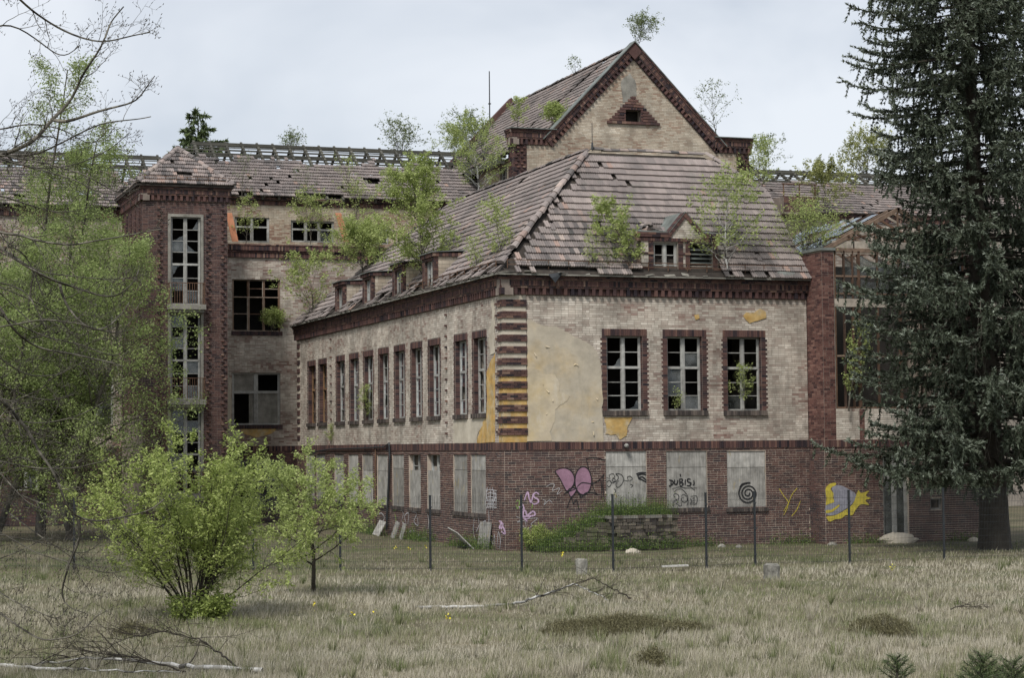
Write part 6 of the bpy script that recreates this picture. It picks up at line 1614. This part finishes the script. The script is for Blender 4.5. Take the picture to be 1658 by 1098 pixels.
mb = MB(); stroke(mb, Z2, [(865, 485), (900, 540), (935, 590), (925, 640), (900, 690)], 0.03, NF); stroke(mb, Z2, [(1005, 480), (965, 530), (935, 600), (900, 660)], 0.03, NF); stroke(mb, Z2, [(1030, 580), (1000, 650), (960, 700)], 0.03, NF); mb.build('graffiti', M_yspray, PAV)
mb = MB()
fill(mb, Z3b, [(1275, 470), (1330, 458), (1400, 488), (1458, 530), (1432, 600), (1360, 655), (1290, 690), (1228, 682), (1226, 615), (1285, 590), (1282, 520)], NF); mb.build('graffiti', M_gspray, BAY)
mb = MB()
for q_, pts in enumerate(([(1226, 478), (1255, 448), (1300, 440), (1302, 458), (1275, 472), (1262, 492), (1284, 520), (1282, 560), (1290, 588), (1250, 604), (1226, 610), (1232, 560), (1224, 520)], [(1228, 652), (1268, 648), (1300, 626), (1330, 606), (1328, 622), (1300, 648), (1270, 668), (1228, 674)],
    [(1232, 700), (1290, 694), (1360, 660), (1432, 606), (1462, 530), (1478, 496), (1500, 520), (1560, 500), (1535, 540), (1575, 560), (1530, 575), (1560, 612), (1500, 606), (1462, 640), (1430, 690), (1380, 690), (1345, 716), (1300, 722), (1262, 740), (1240, 728)])): fill(mb, Z3b, pts, NF, k=3, lift=0.019+q_*0.001)
mb.build('graffiti', M_yspray, BAY)

# ================================================================== small parts of the pavilion
mb = MB()
def run(pts, rad):
    P = [np.asarray(p) for p in pts]; mb.tubes(P[:-1], P[1:], rad, rad, 8)
run([onX(x, y, -0.12) for x, y in ((629.5, 718), (630.5, 722), (631, 745), (629, 790), (627, 830), (625.5, 858))], 0.045)
mb.build('drainpipe', M_steel, PAV)
mb = MB(); run([onX(x, y, -0.09) for x, y in ((608, 728), (608, 790), (607.5, 850))], 0.03); mb.build('drainpipe', M_rust, PAV)
mb = MB(); run([onX(x, y, -0.12) for x, y in ((504, 735), (515, 731), (535, 727.5), (560, 727), (590, 726), (622, 724), (629, 719))], 0.03); mb.build('cable', M_steel, PAV)
mb = MB(); P = onY(1012.5, 722, -0.1); mb.tubes([P, P+NF*0.1, P+NF*0.16], [P+NF*0.1, P+NF*0.16, P+NF*0.19], [0.05, 0.075, 0.06], [0.075, 0.06, 0.005], 12); mb.build('wall_lamp', M_white, PAV)

# ================================================================== loose things
# broken steps under the left boarded window
STP = thing('broken_steps', 'broken overgrown brick steps against the front wall below the first board', 'steps', (4.5, -0.9, 0))
ps_ = Pool('stone', 'rubble_masonry', M_stone, material('weathered_stone_single', [(0.0, (0.06, 0.05, 0.042)), (0.5, (0.125, 0.105, 0.085)), (1.0, (0.21, 0.18, 0.14))], src='obj', weather=0.35, wscale=3.0, bump=0.5, bscale=15, stain=((0.07, 0.085, 0.03), 2.2, 0.48, 0.66, 0.8)), limit=300)
r_ = random.Random(8)
x0, x1 = onY(985, 860, -1.5)[0], onY(1092, 860, -1.5)[0]
mb = MB(); mb.box((x0+0.03, -1.47, -0.1), (x1-0.03, -0.04, 1.02))
nst = 6; run_w = (x0-onY(880, 885, -1.5)[0])/nst
for i in range(nst): mb.box((x0-(i+1)*run_w, -1.42, -0.1), (x0-i*run_w+0.03, -0.04, 0.98-(i+1)*0.155), 0.3)
mb.build('core', M_mort_dark, STP)
for z in np.arange(0.0, 1.08, 0.115):
    u = x0+r_.uniform(-0.1, 0)
    while u < x1:
        l = r_.uniform(0.15, 0.34)
        if r_.random() > 0.16: ps_.add(np.array([min(u+l/2, x1), -1.5+r_.uniform(-0.06, 0.07), z+0.055]), np.stack([nrm([1, r_.gauss(0, .12), r_.gauss(0, .08)]), -Y3, Z3]), (l/2-0.01, 0.09, 0.048+r_.uniform(-.006, .006)), r_.random(), 1)
        u += l
for i in range(nst):
    xa = x0-(i+1)*run_w; zt = 0.98-(i+1)*0.155
    for k in range(3): ps_.add(np.array([xa+run_w/2+r_.gauss(0, .03), -1.25+k*0.5, zt+0.03]), np.stack([nrm([1, r_.gauss(0, .06), r_.gauss(0, .06)]), -Y3, Z3]), (run_w*0.55, 0.24, 0.07), r_.random(), 2)
    for zq in np.arange(0.0, zt, 0.12): ps_.add(np.array([xa+run_w/2, -1.44+r_.uniform(-.02, .02), zq+0.06]), np.stack([X3, -Y3, Z3]), (run_w*0.46, 0.06, 0.05), r_.random(), 1)
ps_.flush(STP)
mb = MB(); mb.box((x0-0.06, -1.6, 1.04), (x1+0.04, -0.06, 1.13), 0.6); mb.build('slab', M_stone, STP)
wp = [(x, y, 1.13) for x in np.linspace(x0, x1, 16) for y in (-1.3, -0.8, -0.3)]
weeds('weeds', 'tall weeds growing on top of the broken steps', wp, 4200, 0.5, 12, leaf=0.055, rad=0.14)
wp = [(x0-t*nst*run_w, y, max(0.05, 0.98-t*nst*0.155)) for t in np.linspace(0.05, 1, 14) for y in (-1.3, -0.7)]
wp += [(x, -1.75, 0.05) for x in np.linspace(x0-nst*run_w, x1, 16)]
weeds('weeds', 'weeds tumbling down the broken steps', wp, 7000, 0.42, 13, leaf=0.06, rad=0.2)

def slab_thing(name, label, cat, C, A, H, mat, rnd=0.5, group=None):
    mb = MB(); mb.obox(C, A, H, rnd); o = mb.build(name, mat); tag(o, label, cat, group); return o
def leaning(label, cx, cy, wpx, hpx, tilt, seed, X=-0.55):
    P = onX(cx, cy, X); d = proj(P)[2][0]; s = FOC/d; hgt = hpx/s
    rr4 = random.Random(seed); up = nrm([math.sin(tilt), 0, math.cos(tilt)]); al = nrm([0.0, 1, rr4.gauss(0, .05)]); A = np.stack([al, np.cross(up, al), up])
    return slab_thing('board', label, 'board', np.array([P[0], P[1], hgt*0.48]), A, (wpx/s*1.2, 0.015, hgt/2), M_board, rr4.random(), 'loose boards along the long side')
leaning('pale board leaning on the long side wall nearest the young tree', 614, 858, 15, 26, 0.5, 1)
leaning('narrow pale board leaning on the wall, left one of a close pair', 640, 862, 9, 28, 0.35, 2)
leaning('narrow pale board leaning on the wall, right one of a close pair', 652, 862, 7, 26, 0.28, 3)
P = onX(737, 884, -1.0)
slab_thing('board', 'large pale board propped aslant against the long wall near the corner', 'board', np.array([-0.75, P[1]+0.1, 0.33]), np.stack([nrm([0.15, 1, 0.05]), nrm([-0.75, 0.1, 0.75]), nrm(np.cross(nrm([0.15, 1, 0.05]), nrm([-0.75, 0.1, 0.75])))]), (1.0, 0.42, 0.016), M_board, 0.95, 'loose boards along the long side')
slab_thing('board', 'upright grey board behind the propped board near the corner', 'board', np.array([-0.16, P[1]-0.6, 0.45]), np.stack([nrm([-0.05, 1, 0]), nrm([1, 0.05, -0.12]), nrm([0.12, 0, 1])]), (0.5, 0.015, 0.45), M_board, 0.3, 'loose boards along the long side')
P = onZ(1093, 924); slab_thing('board', 'flat yellowish board lying in the grass before the fence', 'board', P+Z3*0.12, np.stack([nrm([1, -0.3, 0.03]), nrm([0.3, 1, 0]), Z3]), (0.36, 0.12, 0.02), M_board, 1.0)
def rock(name, label, P, size, seed, mat=M_stone, group=None):
    r_ = random.Random(seed); mb = MB(); n = 9; rings = []
    V = []; F = []
    for j, (zf, rf) in enumerate(((0, 1.0), (0.35, 1.05), (0.75, 0.75), (1.0, 0.25))):
        for i in range(n):
            a = i*6.283/n; q = rf*r_.uniform(0.8, 1.15); V.append(P+np.array([math.cos(a)*size[0]*q, math.sin(a)*size[1]*q, zf*size[2]*r_.uniform(0.9, 1.1)]))
    for j in range(3):
        for i in range(n): F.append((j*n+i, j*n+(i+1) % n, (j+1)*n+(i+1) % n, (j+1)*n+i))
    F.append(tuple(range(3*n, 4*n))); mb.add(np.array(V), F); o = mb.build(name, mat); tag(o, label, 'stone', group); return o
for i, (lbl, x, y, w) in enumerate((('flat pale stone at the foot of the broken steps', 1023, 893, 13), ('pale rubble slab before the glazed bay door', 1455, 876, 32), ('pale pointed stone left of the spruce trunk', 1577, 873, 10), ('small grey stone at the front wall between two fence posts', 1196, 884, 6), ('grey stone at the front wall left of the second post pair', 1168, 883, 7), ('low grey stone in front of the bay near the corner', 1348, 880, 8), ('small stone on the bay foot beside the spruce bough', 1527, 868, 7))):
    P = onZ(x, y+4); d = proj(P)[2][0]; s = FOC/d; rock('stone', lbl, P, (w/s, w/s*0.6, w/s*0.45+0.05), 20+i, M_cream if 'pale' in lbl else M_stone, 'stones lying along the ruin')
M_post = material('weathered_post', [(0.25, (0.10, 0.095, 0.08)), (0.55, (0.26, 0.25, 0.22)), (0.8, (0.38, 0.37, 0.33))], src=6.0, weather=0.3, bump=0.8, bscale=25)
def stump(label, x0, x1, yt, yb, seed):
    P = onZ((x0+x1)/2, yb); d = proj(P)[2][0]; s = FOC/d; ww = (x1-x0)/s/2; hh = (yb-yt)/s*1.0
    r_ = random.Random(seed); t = thing('post_stump', label, 'post', tuple(P), 'post stumps in the meadow'); mb = MB(); n = 14; V = []; F = []
    for j, z in enumerate((-0.1, 0.12, hh*0.6, hh*0.93, hh)):
        for i in range(n):
            a = i*6.283/n+0.2; sq = 1/max(abs(math.cos(a)), abs(math.sin(a)))**0.55; q = ww*sq*(1.08 if j == 0 else 0.88 if j == 4 else 1)*r_.uniform(0.94, 1.06); V.append(P+np.array([math.cos(a)*q*0.92, math.sin(a)*q*0.92, z+(r_.uniform(-.025, .02) if j > 2 else 0)]))
    for j in range(4):
        for i in range(n): F.append((j*n+i, j*n+(i+1) % n, (j+1)*n+(i+1) % n, (j+1)*n+i))
    mb.add(np.array(V), F); mb.build('shaft', M_post, t)
    mb = MB(); mb.add(np.array(V[4*n:]+[P+Z3*(hh+0.02)]), [(i, (i+1) % n, n) for i in range(n)]); mb.build('top', M_stone, t)
stump('squat pale post stump left of centre, tops out near a fence post', 932, 951, 906, 930, 1)
stump('squat pale post stump right of centre under the right fence corner', 1237, 1262, 914, 938, 2)

# dead wood
def deadwood(name, label, pix, rad, seed, mat, twigs, tl, z0=0.06, group=None):
    r = np.random.default_rng(seed); P = [onZ(x, y)+Z3*(z0+zz) for x, y, zz in pix]; Q = [P[0]]
    for a, b in zip(P[:-1], P[1:]):
        k = max(1, int(np.linalg.norm(b-a)/0.15))
        for j in range(1, k+1): Q.append(a+(b-a)*j/k+r.normal(0, 0.012, 3))
    Q = np.array(Q); m = len(Q)-1; rr_a = rad*(1-0.75*np.linspace(0, 1, m+1)); segs, tw, big = [], [], []
    for i in range(m): big.append((Q[i], Q[i+1], rr_a[i], rr_a[i+1]))
    spec = [dict(kids=4, ratio=0.5, ang=35, up=-0.01, wig=0.1, step=0.1, start=0.2, rr=0.6), dict(kids=2, ratio=0.5, ang=35, wig=0.14, step=0.08), dict(wig=0.15, step=0.07)]
    d0 = nrm(Q[-1]-Q[0])
    for k in range(twigs):
        i = int(r.uniform(0.25, 0.98)*m); e = r.normal(0, 1, 3); e[2] = abs(e[2])*0.45; skel(segs, tw, Q[i], nrm(d0*0.8+e*0.55), tl*r.uniform(0.5, 1.2), max(0.007, rr_a[i]*0.4), 0, spec, r)
    for s_ in segs:
        for e_ in (s_[0], s_[1]): e_[2] = max(e_[2], 0.03)
    t = thing(name, label, 'dead wood', tuple(P[0]), group)
    mb = MB(); tubes_of(mb, big, k=7, r=r); mb.build('stem', mat, t, smooth=True); mb = MB(); tubes_of(mb, segs, r=r); mb.build('twigs', M_barkd, t, kind='stuff')
    return t
deadwood('fallen_branch', 'fallen birch branch lying in the middle of the meadow', [(672, 989, 0), (760, 987, 0), (830, 985, 0.02), (880, 978, 0.12), (930, 968, 0.25), (985, 985, 0.1)], 0.035, 5, M_birchbark, 16, 1.1)
deadwood('fallen_branch', 'thin dark arched branch lying beside the fallen birch branch', [(1022, 975, 0.02), (960, 962, 0.30), (900, 975, 0.2), (850, 984, 0.05)], 0.018, 6, M_barkd, 9, 0.8)
deadwood('fallen_birch', 'fallen birch trunk along the bottom left edge', [(425, 1093, 0), (330, 1090, 0.03), (240, 1084, 0.05), (140, 1078, 0.06), (60, 1084, 0.02), (-40, 1083, 0)], 0.042, 7, M_birchbark, 12, 1.2)
deadwood('fallen_birch', 'second fallen birch stem with peeling bark at the very bottom left', [(-30, 1084, 0.02), (60, 1090, 0), (150, 1094, 0.02), (230, 1100, 0.05), (300, 1096, 0.0)], 0.036, 8, M_birchbark, 10, 1.0)
deadwood('brushwood', 'arched heap of thin dark brushwood at the bottom left', [(390, 1094, 0.02), (330, 1070, 0.25), (270, 1062, 0.35), (200, 1072, 0.3), (150, 1082, 0.1)], 0.02, 9, M_barkd, 34, 1.2)
deadwood('brushwood', 'low tangle of dark twigs at the bottom left corner', [(300, 1097, 0.02), (230, 1088, 0.15), (150, 1085, 0.2), (60, 1090, 0.1)], 0.018, 10, M_barkd, 26, 1.1)
deadwood('brushwood', 'small heap of dark twigs at the far right of the meadow', [(1540, 994, 0.02), (1565, 991, 0.08), (1592, 993, 0.02)], 0.015, 11, M_barkd, 12, 0.4)
# young pines at the lower edge
def pine(label, x, ytop, D, hgt, seed, n=9):
    T = atD(x, ytop, D); B = T.copy(); B[2] = 0.0; H = T[2]
    r = np.random.default_rng(seed); t = thing('young_pine', label, 'tree', tuple(B), 'young pines at the lower edge'); segs = []; NP = []; ND = []
    segs.append((B, T, 0.03, 0.008))
    for k in range(n*4):
        z = H*(0.25+0.75*(k/(n*4))); a = k*2.4; L = 0.12+(H-z)*0.55; d = nrm([math.cos(a), math.sin(a), 0.7]); p = B+Z3*z; q = p+d*L; segs.append((p, q, 0.012, 0.006))
        m = max(3, int(L/0.025)); f = np.linspace(0.2, 1, m)[:, None]; NP.append(p+(q-p)*f); ND.append(np.repeat([d], m, 0))
    m = 14; NP.append(T-Z3*np.linspace(0, 0.35, m)[:, None]); ND.append(np.repeat([Z3], m, 0))
    mb = MB(); tubes_of(mb, segs, r=r); mb.build('trunk', M_bark, t); mb = MB(); tufts(mb, np.concatenate(NP), np.concatenate(ND), 7, r, 0.09, 0.004, None, 1.0); mb.build('crown', M_pine, t)
pine('young pine tip left of the pair at the lower right edge', 1452, 1066, 28.0, 0.6, 1, 4)
pine('bushy young pine at the lower right corner', 1590, 1062, 25.0, 0.7, 2, 9)
pine('young pine cut by the right end of the lower edge', 1640, 1072, 24.0, 0.7, 4, 8)
